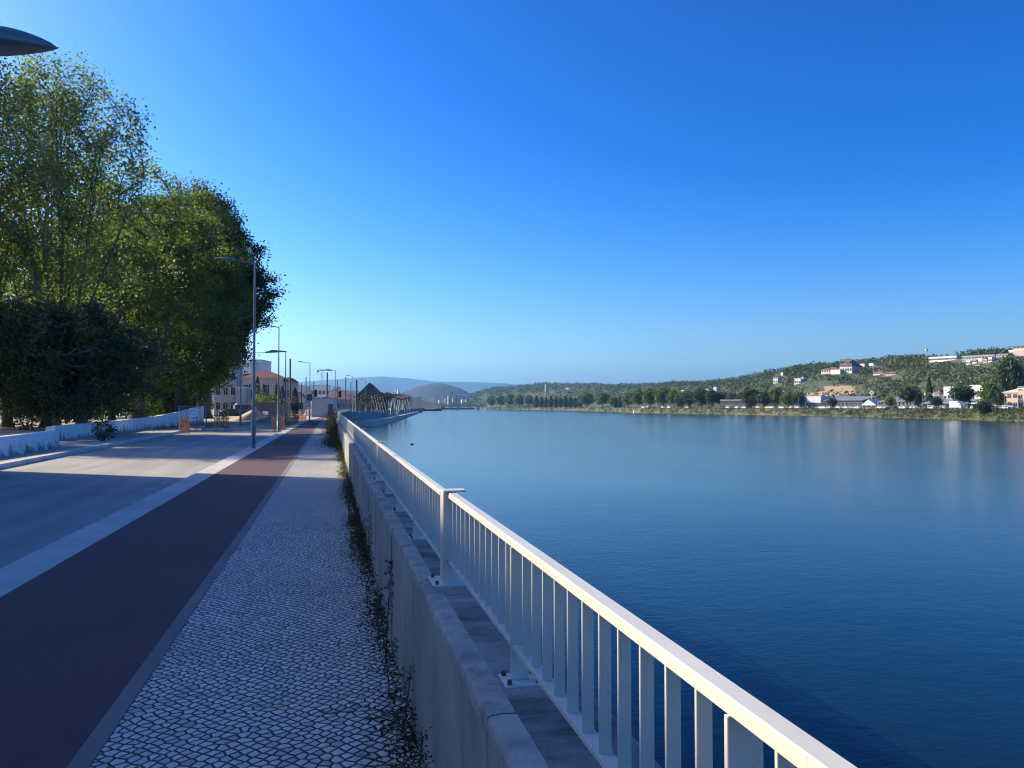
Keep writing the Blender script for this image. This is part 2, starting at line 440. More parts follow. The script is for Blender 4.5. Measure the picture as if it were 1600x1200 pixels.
# beyond 80 m a section is one fine mesh: its bars are far below a pixel
far = MB()
far.cbox(.505,.541,.0,5.12,1.181,1.207,.003); far.cbox(.505,.541,0,5.12,.885,.899,.001); far.box(.505,.567,0,.098,.79,1.18)
for j in range(1,47): far.box(.51,.536,j*.1075+.02,j*.1075+.027,.9,1.18)
fo = None
yy = YB+4*PIT*(k-1)
while yy < 168:
    an = -math.atan((bend(yy+5.12)-bend(yy))/5.12)
    lab = 'white metal railing section, %s along the parapet from the camera' % nth(k)
    if fo is None:
        fo = tag(far.build('railing_section', m_rail), lab, 'railing', 'white railing sections along the parapet'); ob = fo
    else: ob = copy_tree(fo, label=lab)
    ob.location = (bend(yy), yy, 0); ob.rotation_euler = (0,0,an); yy += 5.12; k += 1

# ---- weeds along the foot of the parapet
m_weed = leafmat('dry green weeds', [(.035,.042,.016),(.06,.062,.024),(.10,.085,.04),(.16,.12,.07)], .25)
m_stem = surf('weed stems', (.13,.11,.06), .9, 10, .3, 50, 0)
cs = []; sz = []
for i in range(640):
    y = rnd.uniform(0,1)**1.15*34+1.9
    if y < 3.6 and rnd.random() < .35: continue
    dens = .5+.5*math.sin(y*1.9+1.0)*math.sin(y*.63)
    if rnd.random() > .28+.72*dens: continue
    w = rnd.uniform(.02,.06)+.08*dens*(1 if y > 4 else .6); h = (rnd.uniform(.05,.13)+.2*dens*rnd.random())*(.7 if y < 4 else 1.0)
    k_ = int((30+60*dens)*(.22 if y < 5.5 else .6 if y < 8 else 1))
    p = np.stack([.40+bend(y)-np.abs(nrg.normal(0,w,k_)), y+nrg.normal(0,.14,k_), np.abs(nrg.normal(0,h*.6,k_))+.006], 1)
    cs.append(p); sz.append(np.full(k_, rnd.uniform(.018,.034)))
for i in range(900):
    y = 30+rnd.random()*58; k_ = 26; hh_ = .7*(.42+.34*math.sin(y*.5))*(1.2 if y>38 else .7)
    p = np.stack([.36+bend(y)-np.abs(nrg.normal(0,.30,k_)), y+nrg.normal(0,.3,k_), np.abs(nrg.normal(0,hh_,k_))+.01], 1)
    cs.append(p); sz.append(np.full(k_, .075))
V, Q = leaf_quads(np.concatenate(cs), np.concatenate(sz), .2, .42)
o = bpy.data.objects.new('weeds', np_mesh('weeds', V, Q, m_weed)); link(o); tag(o, kind='stuff')
# single taller weeds
def weed(x, y, h, lab, lean=0.0):
    o = thing('weed', lab, 'weed', (x,y,0), 0, 'tall weeds at the foot of the parapet')
    st = MB(); pts = []
    main = [(0,0,0),(lean*.3*h,.02*h,.35*h),(lean*.7*h,-.02*h,.7*h),(lean*h,.03*h,h)]
    st.tube(main, [.004,.0035,.003,.0015], 5)
    for i in range(13):
        f = .2+.8*i/13; p = Vector((lean*f*h, 0, f*h)); a = rnd.uniform(0,6.28); L = h*rnd.uniform(.12,.3)*(1.25-f)
        e = p+Vector((math.cos(a)*L, math.sin(a)*L, L*.75)); st.tube([p,e],[.0018,.001],4)
        for q in range(9): pts.append(p.lerp(e, rnd.uniform(.25,1))+Vector((rnd.gauss(0,.012),rnd.gauss(0,.012),rnd.gauss(0,.01))))
    st.build('stem', m_stem, o)
    V,Q = leaf_quads(np.array([p[:] for p in pts]), .022*h/.5, .2, .4)
    l = bpy.data.objects.new('leaves', np_mesh('weed_leaves', V, Q, m_weed)); link(l, o)
for i,(x,y,h,ln) in enumerate([(.36,5.1,.62,.05),(.33,4.35,.55,-.12),(.35,3.75,.36,.1),(.34,3.05,.34,.05),(.30,6.3,.5,-.1),(.37,7.6,.55,.02),(.25,9.2,.5,-.1)]):
    weed(x,y,h,'thin dark upright weed against the shaded parapet, %s from the camera' % (['fourth','third','second','nearest','fifth','sixth','seventh'][i]), ln)
def trailing(x,y,lab):
    o = thing('trailing_weed', lab, 'weed', (x,y,.006)); st = MB(); pts=[]
    for i in range(9):
        a = R(rnd.uniform(120,260)); L = rnd.uniform(.18,.42); p = [Vector((0,0,0))]
        for s_ in range(1,6):
            a += rnd.uniform(-.35,.35); p.append(p[-1]+Vector((math.cos(a),math.sin(a),.05*math.sin(s_*1.3)))*L/5)
            if p[-1].z<0: p[-1].z=.004
            pts += [p[-1]+Vector((rnd.gauss(0,.014),rnd.gauss(0,.014),.006)) for _ in range(4)]
        st.tube(p, .0016, 4)
    st.build('stem', m_stem, o)
    V,Q = leaf_quads(np.array([p[:] for p in pts]), .016, .6, .5); link(bpy.data.objects.new('leaves', np_mesh('tl',V,Q,m_weed)), o)
trailing(.36,3.45,'straggling weed creeping over the setts at the bottom of the photo')
trailing(.35,4.1,'straggling weed creeping over the setts beside the parapet, a little further off')

# ---- street lamps on the kerb
m_lamp = surf('grey lamp metal', (.20,.23,.25), .5, 2, .12, 60, .05, metal=.35)
m_glass = surf('lamp lens', (.35,.37,.38), .25, 2, .05, 60, 0)
def lamp_head(L, wd, ht):
    """dish-shaped head lying along -x, domed above and nearly flat below"""
    mb = MB(); nx, na = 14, 12; vs=[]; fs=[]
    for i in range(nx+1):
        u = i/nx; x = -u*L
        w = wd*.5*math.sin(math.pi*min(1,.10+.90*u)**.62)**.75 if 0<u<1 else .004
        h = ht*(math.sin(math.pi*(.12+.88*u)))**.7 if u<1 else .004
        for k in range(na):
            a = 2*math.pi*k/na; z = math.sin(a); vs.append((x, math.cos(a)*w, (h*z if z>0 else .18*h*z)))
    for i in range(nx):
        for k in range(na): fs.append((i*na+k, i*na+(k+1)%na, (i+1)*na+(k+1)%na, (i+1)*na+k))
    fs += [tuple(range(na)), tuple(nx*na+k for k in range(na-1,-1,-1))]
    mb.add(vs, fs, True); return mb
def street_lamp(x, y, z, H, lab, arm=.7, headL=.85, wd=.36, ht=.10, rz=0.0, foot=.085, shift=0):
    o = thing('street_lamp', lab, 'street lamp', (x,y,z), rz, 'street lamps along the kerb')
    MB().lathe([(foot*1.5,0),(foot*1.5,.02),(foot,.03),(foot,1.2),(foot*.72,1.28),(foot*.55,H*.6),(foot*.42,H)], n=12).build('pole', m_lamp, o)
    MB().cbox(foot*.55, foot*1.06, -.05,.05, .5,.9,.006).build('access_door', m_lamp, o)
    MB().tube([(0,0,H-.02),(-arm*.5,0,H+.02),(-arm,0,H+.05)], [foot*.42,.026,.024], 8).build('arm', m_lamp, o)
    h = lamp_head(headL, wd, ht); hd = h.build('lamp_head', m_lamp, o, (-arm+.05,0,H+.05)); hd.rotation_euler=(0,R(4),0)
    MB().lathe([(0,-.012),(wd*.28,-.012),(wd*.3,.0)], n=14).build('lens', m_glass, hd, (-headL*.5,0,-.016))
    return o
l1 = street_lamp(-2.93, 31.45, 0, 7.25, 'grey street lamp on the kerb nearest the camera, in front of the dark tree')
x,y = W(435,52); l2 = copy_tree(l1, None, (x,y,0), scale=(.9,.9,.97), label='grey street lamp beside the orange netting, second along the kerb')
x,y = W(446,74); l3 = copy_tree(l1, None, (x,y,0), scale=(1,1,.955), label='grey street lamp third along the kerb, beyond the orange netting')
x,y = W(484,93); copy_tree(l1, None, (x,y,0), scale=(1,1,.96), label='grey street lamp beside the green square sign, left of the site cabin')
for i,(px,d,top) in enumerate([(524,125,578),(551,185,587),(571,215,593),(592,262,600),(605,300,604)]):
    x,y = W(px,d); copy_tree(l1, None, (x,y,-.05), rz=R(-6), scale=(1.1,1.1,(ZZ(top,d))/7.3), label='distant grey street lamp on the promenade, %s beyond the site cabin' % nth(i))
# lamp on the far side of the road whose arm reaches right, tip over the carriageway
x,y = W(398,66); o2 = street_lamp(x-1.2,y+.6,0,ZZ(551,66),'grey lamp left of the road, its long arm reaching right behind the nearest lamp', arm=2.0, headL=1.9, wd=.5, ht=.16, rz=R(180))
o3 = street_lamp(-9.35, 11.9, 0, 6.52, 'dark street lamp head hanging into the top left corner of the photo', arm=4.2, headL=1.42, wd=.66, ht=.27, rz=R(180))
# ------------------------------------------------------------------ left side: garden walls, building that casts the shade, trees
m_wwall = NT('whitewashed wall')
a = m_wwall.noise(1.2,5,.6); b = m_wwall.noise(30,4,.6)
geo = m_wwall.new('ShaderNodeSeparateXYZ'); m_wwall.lk(m_wwall.co, geo.inputs[0])
c = m_wwall.ramp(a, [(.3,(.68,.68,.66)),(.7,(.82,.82,.79))]); c = m_wwall.mix(c, m_wwall.ramp(b,[(.3,.8),(.7,1.0)]), .7, 'MULTIPLY')
st = m_wwall.noise(2.2,5,.7, stretch=(1,1,.35))
dirt = m_wwall.math('SUBTRACT', st, m_wwall.math('MULTIPLY', geo.outputs['Z'], .42))
c = m_wwall.mix(c, (.10,.10,.085), m_wwall.ramp(dirt,[(.40,0.0),(.52,.85)]))
m_wwall.base(c); m_wwall.rough(.9); m_wwall.bump(b,.3,.01); m_wwall = m_wwall.m
# wall 1: battered, with a rounded crown, ends in a rounded nose
w1 = MB(); ys = [8,14,20,26,29,31.5,33,33.7,34.0]; wid = [1,1,1,1,1,1,.9,.6,.25]; hts = [.62,.62,.62,.64,.66,.68,.7,.68,.6]
vs=[]; prof0 = [(-.36,0),(-.30,.7),(-.22,.93),(0,1.0),(.2,.95),(.27,.8),(.33,.35),(.40,0)]; n=len(prof0)
for y,wd,h in zip(ys,wid,hts): vs += [(-10.75+.013*(y-26)*1.2+x*wd, y, z*h-.02) for x,z in prof0]
fs=[(i*n+k,i*n+k+1,(i+1)*n+k+1,(i+1)*n+k) for i in range(len(ys)-1) for k in range(n-1)]+[tuple(range(n)), tuple((len(ys)-1)*n+k for k in range(n))]
w1.add(vs,fs,True); tag(w1.build('garden_wall', m_wwall), 'low whitewashed wall with rounded end and black stains, beside the left pavement', 'wall')
w2 = MB(); ys=[41,46,52,58,62,67,72,77,82,87,92]; hts=[.66,.70,.73,.77,.82,.90,1.02,1.18,1.36,1.55,1.7]; n=6
vs=[]
for y,h in zip(ys,hts): vs += [(-13.2-.02*(y-46)+x,y,z) for x,z in [(-.2,-.1),(-.2,h-.08),(-.16,h),(.16,h),(.22,h-.08),(.26,-.1)]]
fs=[(i*n+k,i*n+(k+1)%n,(i+1)*n+(k+1)%n,(i+1)*n+k) for i in range(len(ys)-1) for k in range(n)]+[tuple(range(n)),tuple((len(ys)-1)*n+k for k in range(n-1,-1,-1))]
w2.add(vs,fs); tag(w2.build('ramp_wall', m_wwall), 'long white wall rising along a ramp under the big trees', 'wall')
pk = MB(); pk.add([(-11.1,8,.34),(-11.1,33.5,.34),(-13.4,42,.36),(-15,90,.5),(-90,90,.5),(-90,8,.34)],[(0,1,2,3,4,5)])
tag(pk.build('park_ground', surf('dry park earth',(.33,.28,.2),.95,.4,.35,10,.3), fix=False), kind='structure')

m_glassd = NT('dark window glass'); m_glassd.base((.03,.035,.04)); m_glassd.rough(.12); m_glassd = m_glassd.m
m_sill = surf('stone trim', (.55,.53,.48), .8, 2, .1, 40, .1)
def hip_roof(mb, x0,x1,y0,y1,z,h,ov=.4):
    x0-=ov;x1+=ov;y0-=ov;y1+=ov; w=min(x1-x0,y1-y0)/2
    if x1-x0>y1-y0: r=[(x0+w,(y0+y1)/2,z+h),(x1-w,(y0+y1)/2,z+h)]; fs=[(0,1,5,4),(1,2,5),(2,3,4,5),(3,0,4),(3,2,1,0)]
    else: r=[((x0+x1)/2,y0+w,z+h),((x0+x1)/2,y1-w,z+h)]; fs=[(0,1,4),(1,2,5,4),(2,3,5),(3,0,4,5),(3,2,1,0)]
    return mb.add([(x0,y0,z),(x1,y0,z),(x1,y1,z),(x0,y1,z)]+r, fs)
m_tile = NT('terracotta roof tiles')
wv = m_tile.new('ShaderNodeTexWave', wave_type='BANDS', bands_direction='X'); wv.inputs['Scale'].default_value=2.2; wv.inputs['Distortion'].default_value=.6; m_tile.lk(m_tile.co, wv.inputs['Vector'])
a = m_tile.noise(1.0,5,.6)
c = m_tile.ramp(a,[(.3,(.17,.07,.05)),(.7,(.27,.115,.08))]); c = m_tile.mix(c, m_tile.ramp(wv.outputs['Fac'],[(.2,.65),(.6,1.0)]), .6,'MULTIPLY')
m_tile.base(c); m_tile.rough(.85); m_tile.bump(wv.outputs['Fac'],.4,.05); m_tile=m_tile.m
def windows(o, face, at, us, zs, w, h, frame=True, name='window', m=None):
    """face 'x+','x-','y-': windows on that face of a building in its own frame"""
    proto = None
    for z in zs:
        for u in us:
            if proto is None:
                fr = MB(); gl = MB()
                fr.box(-w/2-.09,w/2+.09,-.05,.02,-.11,0); fr.box(-w/2-.09,w/2+.09,-.05,.02,h,h+.09); fr.box(-w/2-.09,-w/2,-.05,.02,0,h); fr.box(w/2,w/2+.09,-.05,.02,0,h)
                fr.box(-.025,.025,-.035,.02,0,h); fr.box(-w/2,-.025,-.034,.02,h*.66,h*.66+.05); fr.box(.025,w/2,-.034,.02,h*.66,h*.66+.05)
                p = fr.build(name, m or m_sill, o); gl.box(-w/2,w/2,-.012,.03,0,h); gl.build('pane', m_glassd, p); proto = p
            else: p = copy_tree(proto, o)
            if face=='y-': p.location=(u,at,z); p.rotation_euler=(0,0,0)
            elif face=='x+': p.location=(at,u,z); p.rotation_euler=(0,0,R(90))
            elif face=='x-': p.location=(at,u,z); p.rotation_euler=(0,0,R(-90))
# apartment building beside the road: it shades the near half of the street
SB_X, SB_Y, SB_H = -14.2, 26.9, 9.98
m_ren = surf('cream render', (.62,.57,.48), .9, .5, .12, 25, .15, stain=(.4,(.4,.37,.31),.6))
o = thing('apartment_house', 'cream apartment house beside the road just outside the left edge of the photo', 'building', (SB_X,SB_Y,0))
MB().box(-12,0,-60,0,-.1,SB_H-.25).build('wall', m_ren, o)
MB().cbox(-12.02,.02,-60.02,.02,SB_H-.249,SB_H,.01).build('roof_slab', m_sill, o)
windows(o,'x+',0.0,[-2.6-3.1*i for i in range(19)],[1.0,4.2,7.2],1.3,1.6)

# ---- trees
m_bark = surf('grey brown bark', (.10,.085,.07), .95, 3, .35, 30, .6, bd=.03)
m_barkp = surf('pale poplar bark', (.12,.115,.10), .95, 2, .35, 25, .6, bd=.03)
lf_air = leafmat('silvery green poplar leaves', [(.135,.17,.065),(.18,.225,.085),(.225,.265,.11),(.28,.295,.15)], .55)
lf_mid = leafmat('bright green leaves', [(.105,.145,.03),(.15,.20,.04),(.20,.25,.055),(.27,.29,.08)], .55)
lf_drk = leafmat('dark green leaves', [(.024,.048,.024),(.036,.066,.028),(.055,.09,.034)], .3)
lf_evg = leafmat('grey green evergreen leaves', [(.05,.08,.045),(.075,.11,.06),(.10,.135,.075)], .35)
lf_far = leafmat('far bank leaves', [(.11,.15,.04),(.15,.20,.052),(.19,.235,.07)], .45)
lf_far2 = leafmat('far bank dark leaves', [(.04,.065,.03),(.06,.09,.036),(.08,.11,.045)], .3)
def grow(targets, trunk, upw=.25, wig=.35, rng=None, sag=.6, limbs=()):
    """grow limbs to every target from the nearest fitting node; returns node list and parents"""
    rng = rng or rnd
    P = [np.array(p, float) for p in trunk]; par = [-1]+list(range(len(trunk)-1)); ends=[]
    for k0,(ex,ey,ez) in limbs:      # steep main limbs fanning out of the trunk
        b=P[k0]; e=np.array([ex,ey,ez]); L=np.linalg.norm(e-b); m=max(4,int(L/1.0)); prev=k0; w1,w2=rng.uniform(-.25,.25),rng.uniform(-.25,.25)
        for s in range(1,m+1):
            u=s/m; q=b+(e-b)*np.array([u**.72,u**.72,u]); q[0]+=w1*math.sin(5*u); q[1]+=w2*math.sin(4*u+1)
            P.append(q); par.append(prev); prev=len(P)-1
        ends.append(prev)
    order = sorted(range(len(targets)), key=lambda i: np.linalg.norm(targets[i]-P[min(2,len(P)-1)]))
    for i in order:
        t = targets[i]; A = np.array(P); dv = t-A; d = np.linalg.norm(dv,axis=1)
        steep = dv[:,2]/np.maximum(d,1e-6)
        cost = d*(1+upw*np.clip(.55-steep,0,2)) ; cost[:2] += 3
        j = int(np.argmin(cost)); L = d[j]; nseg = max(2,int(L/1.1)); prev=j
        side = np.array([rng.gauss(0,1),rng.gauss(0,1),rng.gauss(0,.5)])*wig*L*.09
        for s in range(1,nseg+1):
            u=s/nseg; bow = math.sin(math.pi*u)
            q = A[j]+dv[j]*u+side*bow+np.array([0,0,-.10*L*bow*sag])
            P.append(q); par.append(prev); prev=len(P)-1
        ends.append(prev)
    return P, par, ends
def tree(name, lab, cat, loc, targets, trunk, tw, bark, leaf, nleaf, lsize, spread, group=None, tip=.012, expo=.46, upw=.25, leafon=1.0, rng=None, seed=1, sag=.6, wig=.35, vz=.72, limbs=()):
    g = np.random.default_rng(seed); r_ = random.Random(seed)
    P, par, ends = grow(targets, trunk, upw, wig, r_, sag, limbs)
    cnt = np.zeros(len(P)); 
    for e in ends: cnt[e]+=1
    for i in range(len(P)-1,0,-1): cnt[par[i]] += cnt[i]
    tot = cnt[0]
    rad = tip+(tw-tip)*(cnt/tot)**expo
    rad[:len(trunk)] = np.maximum(rad[:len(trunk)], np.linspace(tw, rad[len(trunk)-1], len(trunk)))
    kids = {}
    for i,p in enumerate(par):
        if p>=0: kids.setdefault(p,[]).append(i)
    mb = MB(); done=set()
    stack=[(0,None)]
    while stack:
        s,fromp = stack.pop(); chain=[s] if fromp is None else [fromp,s]; cur=s
        while cur in kids:
            ks = sorted(kids[cur], key=lambda k:-cnt[k]); nxt=ks[0]
            for k in ks[1:]: stack.append((k,cur))
            chain.append(nxt); cur=nxt
        rr=[rad[c] for c in chain]
        if fromp is not None: rr[0]=min(rad[chain[0]], rad[chain[1]]*1.15)
        nn = 9 if rr[0]>.12 else 5 if rr[0]>.035 else 3
        if rr[0] > tip*.9: mb.tube([P[c] for c in chain], rr, nn, cap=False)
    o = thing(name, lab, cat, loc, 0, group)
    # flare at the foot
    mb.tube([(trunk[0][0],trunk[0][1],-.25),(trunk[0][0],trunk[0][1],.1),(trunk[1][0]*.4,trunk[1][1]*.4,trunk[1][2]*.35)],[tw*1.7,tw*1.35,tw*.98],9,cap=False)
    mb.build('trunk', bark, o, fix=False)
    cs=[]
    for e in ends:
        k=int(nleaf*g.uniform(.5,1.5)); sp=spread*g.uniform(.7,1.25)
        c=P[e]; a=P[par[par[e]] if par[e]>0 else e]
        q=c+g.normal(0,1,(k,3))*np.array([sp,sp,sp*vz])
        kk=int(k*.35); u=g.random((kk,1)); cs.append(a+(c-a)*u+g.normal(0,sp*.5,(kk,3)))
        cs.append(q)
    C=np.concatenate(cs); C[:,2]=np.maximum(C[:,2],.3)
    V,Q=leaf_quads(C,lsize,.25,.7,g)
    link(bpy.data.objects.new('crown', np_mesh('crown',V,Q,leaf)), o)
    return o
def crown_targets(n, prof, seed, hollow=.25, xs=1.0, ys=1.0, lobes=.18):
    """points inside a crown given by (z, radius) profile"""
    g=np.random.default_rng(seed); out=[]; zz=np.array([p[0] for p in prof]); rr=np.array([p[1] for p in prof])
    zg=np.linspace(zz[0],zz[-1],60); w=np.interp(zg,zz,rr)**2+.05; w/=w.sum()
    ph=g.uniform(0,6.28,4)
    while len(out)<n:
        z=g.choice(zg,p=w)+g.uniform(-.2,.2); a=g.uniform(0,6.283); rm=np.interp(z,zz,rr)
        rm*=1+lobes*(math.sin(3*a+ph[0]+z*.5)+.6*math.sin(5*a+ph[1]-z*.8))
        u=math.sqrt(g.uniform(hollow**2,1)); out.append(np.array([math.cos(a)*rm*u*xs, math.sin(a)*rm*u*ys, z]))
    return out
GZ=.42
def at(px,d,z=GZ): x,y=W(px,d); return (x,y,z)
# T1 airy poplar: limbs fan upward
def fan(seed,n,rmax,z0,z1):
    g=random.Random(seed); out=[]
    for i in range(n):
        a=i*2.4+g.uniform(-.4,.4); r=rmax*g.uniform(.25,1.0); out.append((g.choice((1,2,2,3,3)),(math.cos(a)*r,math.sin(a)*r,z1-(z1-z0)*(r/rmax)**1.6*g.uniform(.7,1.1))))
    return out
tg=crown_targets(520,[(4.5,1.2),(7,3.0),(10,4.5),(14,5.6),(18,5.3),(21.5,3.9),(24.2,1.3)],3,.1,lobes=.46)
tree('poplar_tree','tall airy poplar with pale limbs showing through its thin leaves, at left','tree',at(82,50),tg,[(0,0,0),(.1,.05,1.6),(.2,.1,3.2),(.35,.1,5.0),(.5,.15,6.8)],.42,m_barkp,lf_air,56,.20,.50,'big trees in the park',upw=1.6,expo=.62,seed=5,sag=-.3,wig=.12,vz=1.15,limbs=fan(3,15,4.6,15,23.5))
tg=crown_targets(480,[(4.5,1.2),(7,3.0),(10,4.5),(14,5.6),(18.5,5.0),(21,3.4),(23.4,.8)],8,.1,lobes=.3)
t0=tree('poplar_tree','airy poplar cut by the left edge of the photo','tree',at(-62,44),tg,[(0,0,0),(-.1,.05,1.6),(-.2,0,3.4),(-.3,-.1,5.2)],.42,m_barkp,lf_air,56,.20,.50,'big trees in the park',upw=1.6,expo=.62,seed=6,sag=-.3,wig=.12,vz=1.15,limbs=fan(4,14,4.4,15,22.5))
# T2 broad bright green tree
tg=crown_targets(400,[(1.6,2.2),(4,4.6),(8,6.2),(12,6.6),(16,6.2),(19.5,5.0),(22,3.2),(23.8,1.0)],13,.45)
t2=tree('broadleaf_tree','big sunlit green broadleaf tree between the airy poplar and the dark tree','tree',at(215,70),tg,[(0,0,0),(0,.05,2),(.1,0,4),(0,.1,7),(.05,.1,11)],.62,m_bark,lf_mid,120,.24,.62,'big trees in the park',seed=9)
tg=crown_targets(760,[(3,1.4),(5.2,2.2),(7.6,4.4),(9.1,5.8),(12.3,7.7),(17,7.3),(21.3,5.8),(24.8,4.0),(28.4,1.2)],17,.45,lobes=.17)
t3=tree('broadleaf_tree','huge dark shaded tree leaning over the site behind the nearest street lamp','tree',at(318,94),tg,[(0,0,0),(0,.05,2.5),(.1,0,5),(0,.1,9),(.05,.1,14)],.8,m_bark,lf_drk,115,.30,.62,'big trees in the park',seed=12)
copy_tree(t2,None,at(283,84),1.9,(1.05,1.05,1.13),'tall green broadleaf tree just left of the huge dark tree')
copy_tree(t2,None,at(150,84),2.7,(1.0,1.0,1.05),'broadleaf tree filling the gap behind the airy poplar')
copy_tree(t2,None,(-28.0,48.5,.4),.6,(1.0,1.0,.95),'broadleaf tree in the park outside the left edge of the photo')
copy_tree(t2,None,at(20,86),.9,(1.0,1.0,.95),'broadleaf tree far back behind the two airy poplars')
# low dark trees in front
tg=crown_targets(130,[(.7,2.0),(2.2,3.1),(4.2,3.3),(5.6,2.7),(7.0,1.0)],21,.4)
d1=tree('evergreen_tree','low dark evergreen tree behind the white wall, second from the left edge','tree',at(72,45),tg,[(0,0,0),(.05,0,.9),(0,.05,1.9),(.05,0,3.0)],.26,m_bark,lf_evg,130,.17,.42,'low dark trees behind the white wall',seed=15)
copy_tree(d1,None,at(12,46),1.2,(1.1,1.1,1.05),'low dark evergreen tree at the left edge, behind the white wall')
copy_tree(d1,None,at(128,44),2.4,(1.1,1.1,1.0),'low dark evergreen tree behind the white wall, third from the left edge')
copy_tree(d1,None,at(176,58),3.4,(1.1,1.1,.95),'low dark evergreen tree behind the end of the white wall')
copy_tree(d1,None,at(262,88),4.1,(1.2,1.2,.8),'low dark evergreen tree behind the rising white wall')
# hedge and dark back wall behind the trunks
def hedge(p0,p1,h,lab,seed):
    g=np.random.default_rng(seed); (x0,y0),(x1,y1)=p0,p1; L=math.hypot(x1-x0,y1-y0); o=thing('hedge',lab,'hedge',(x0,y0,.35),math.atan2(y1-y0,x1-x0)); n=int(L*650)
    P=np.stack([g.uniform(0,L,n),g.normal(0,.45,n),h*g.uniform(0,1,n)**.8],1); P[:,2]*=1+.18*np.sin(P[:,0]*.9)
    st=MB()
    for i in range(int(L/1.5)): st.tube([(i*1.5,0,-.1),(i*1.5+.1,.05,h*.8)],[.05,.02],5)
    st.build('stems',m_bark,o); V,Q=leaf_quads(P,.30,.2,.8,g); link(bpy.data.objects.new('leaves',np_mesh('hedge',V,Q,lf_drk)),o)
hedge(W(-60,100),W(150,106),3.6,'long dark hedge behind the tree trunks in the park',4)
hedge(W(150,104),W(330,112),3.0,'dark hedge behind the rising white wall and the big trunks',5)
# bushes at wall end
def bush(loc,r,h,lab,leaf,n=900,ls=.12,name='bush',group=None,seed=3):
    g=np.random.default_rng(seed); p=g.normal(0,1,(n,3)); p/=np.linalg.norm(p,axis=1,keepdims=True); p*=g.uniform(.55,1.05,(n,1))
    ph=g.uniform(0,6,3); k=1+.25*np.sin(p[:,0]*4+ph[0])*np.sin(p[:,1]*4+ph[1]); p*=k[:,None]
    p=p*np.array([r,r,h*.5])+np.array([0,0,h*.5]); p[:,2]=np.maximum(p[:,2],.02)
    o=thing(name,lab,'bush',loc,0,group)
    st=MB()
    for i in range(7):
        a=i*.9; st.tube([(0,0,-.05),(math.cos(a)*r*.3,math.sin(a)*r*.3,h*.4),(math.cos(a)*r*.6,math.sin(a)*r*.6,h*.75)],[.03,.02,.008],5)
    st.build('stems',m_bark,o)
    V,Q=leaf_quads(p,ls,.3,.6,g); link(bpy.data.objects.new('leaves',np_mesh('bush',V,Q,leaf)),o); return o
bush(at(163,36.5,0),.55,.95,'dark bush at the rounded end of the low white wall',lf_drk,700,.10)
bush(at(42,41,.36),.9,.9,'small dark bush behind the low white wall among the trunks',lf_drk,700,.10,seed=8)
bush(at(228,72,.4),1.8,2.6,'sunlit pale green shoots at the foot of the big broadleaf tree',lf_mid,1500,.2,seed=9)
# ------------------------------------------------------------------ works site at the end of the street
def bearing(px): return math.atan((px-800)/F)+YAW
def facing(px, turn=0): return -bearing(px)+R(turn)      # -Y side looks at the camera
m_galv = surf('galvanised steel', (.36,.37,.38), .5, 3, .15, 50, .05, metal=.5)
m_blk = surf('black painted steel', (.03,.03,.033), .5, 5, .2, 50, .05)
m_net = surf('orange netting', (.92,.28,.07), .6, 6, .2, 60, .1)
m_board = surf('white sign board', (.74,.76,.80), .5, 3, .06, 60, 0)
m_ink = surf('blue sign print', (.09,.14,.28), .5, 9, .1, 60, 0)
m_red = surf('red sign print', (.50,.06,.08), .5, 9, .1, 60, 0)
m_grnp = surf('green sign print', (.03,.26,.12), .5, 9, .1, 60, 0)
m_conc = surf('pale concrete block', (.52,.50,.47), .9, 2, .2, 30, .2)
m_sand = surf('site sand', (.50,.39,.25), .95, .8, .2, 14, .5, bd=.03)
m_hoard = surf('rusty brown hoarding', (.16,.10,.085), .7, .8, .3, 20, .1, stain=(1.2,(.09,.06,.055),.5))
m_blue = surf('blue painted steel', (.05,.10,.24), .5, 2, .2, 30, .05)
m_rub = surf('black rubber', (.02,.02,.02), .8, 5, .2, 40, .1)
m_white = surf('white vehicle paint', (.78,.78,.76), .35, 2, .06, 40, 0)
def fence_panel(px0, px1, d, top, lab, mesh=True, rods=False, feet=True):
    x0,y0=W(px0,d[0]); x1,y1=W(px1,d[1]); L=math.hypot(x1-x0,y1-y0)
    o=thing('site_fence_panel', lab, 'fence panel', (x0,y0,-.12), math.atan2(y1-y0,x1-x0), 'temporary fence panels round the works')
    H=ZZ(top,d[0])+.12; m=m_blk if rods else m_galv
    mb=MB()
    for x in (0,L): mb.tube([(x,0,.1),(x,0,H)],.026,8)
    for z in (.22,H-.03): mb.tube([(0,0,z),(L,0,z)],.02,6)
    mb.build('frame',m,o)
    w=MB()
    if rods:
        for i in range(1,int(L/.5)+1): w.tube([(i*L/(int(L/.5)+1),0,.22),(i*L/(int(L/.5)+1),0,H-.03)],.018,5)
        w.tube([(0,0,H*.55),(L,0,H*.55)],.018,5)
    else:
        for i in range(1,int(L/.12)): w.tube([(i*.12,0,.22),(i*.12,0,H-.03)],.0035,3,False)
        for i in range(1,8): w.tube([(0,0,.22+i*(H-.25)/8),(L,0,.22+i*(H-.25)/8)],.0035,3,False)
    w.build('bars' if rods else 'wire_mesh',m,o)
    if feet:
        f=MB().cbox(-.35,.35,-.13,.13,0,.14,.02).build('foot_block',m_conc,o,(0,0,0)); copy_tree(f,o,(L,0,0))
    return o,L,H
pA,LA,HA=fence_panel(280,322,(54,57),634,'wire mesh fence panel carrying the white notice board, beside orange netting')
pB,LB,HB=fence_panel(323,358,(58,57.5),631,'black barred fence panel right of the white notice board', rods=True)
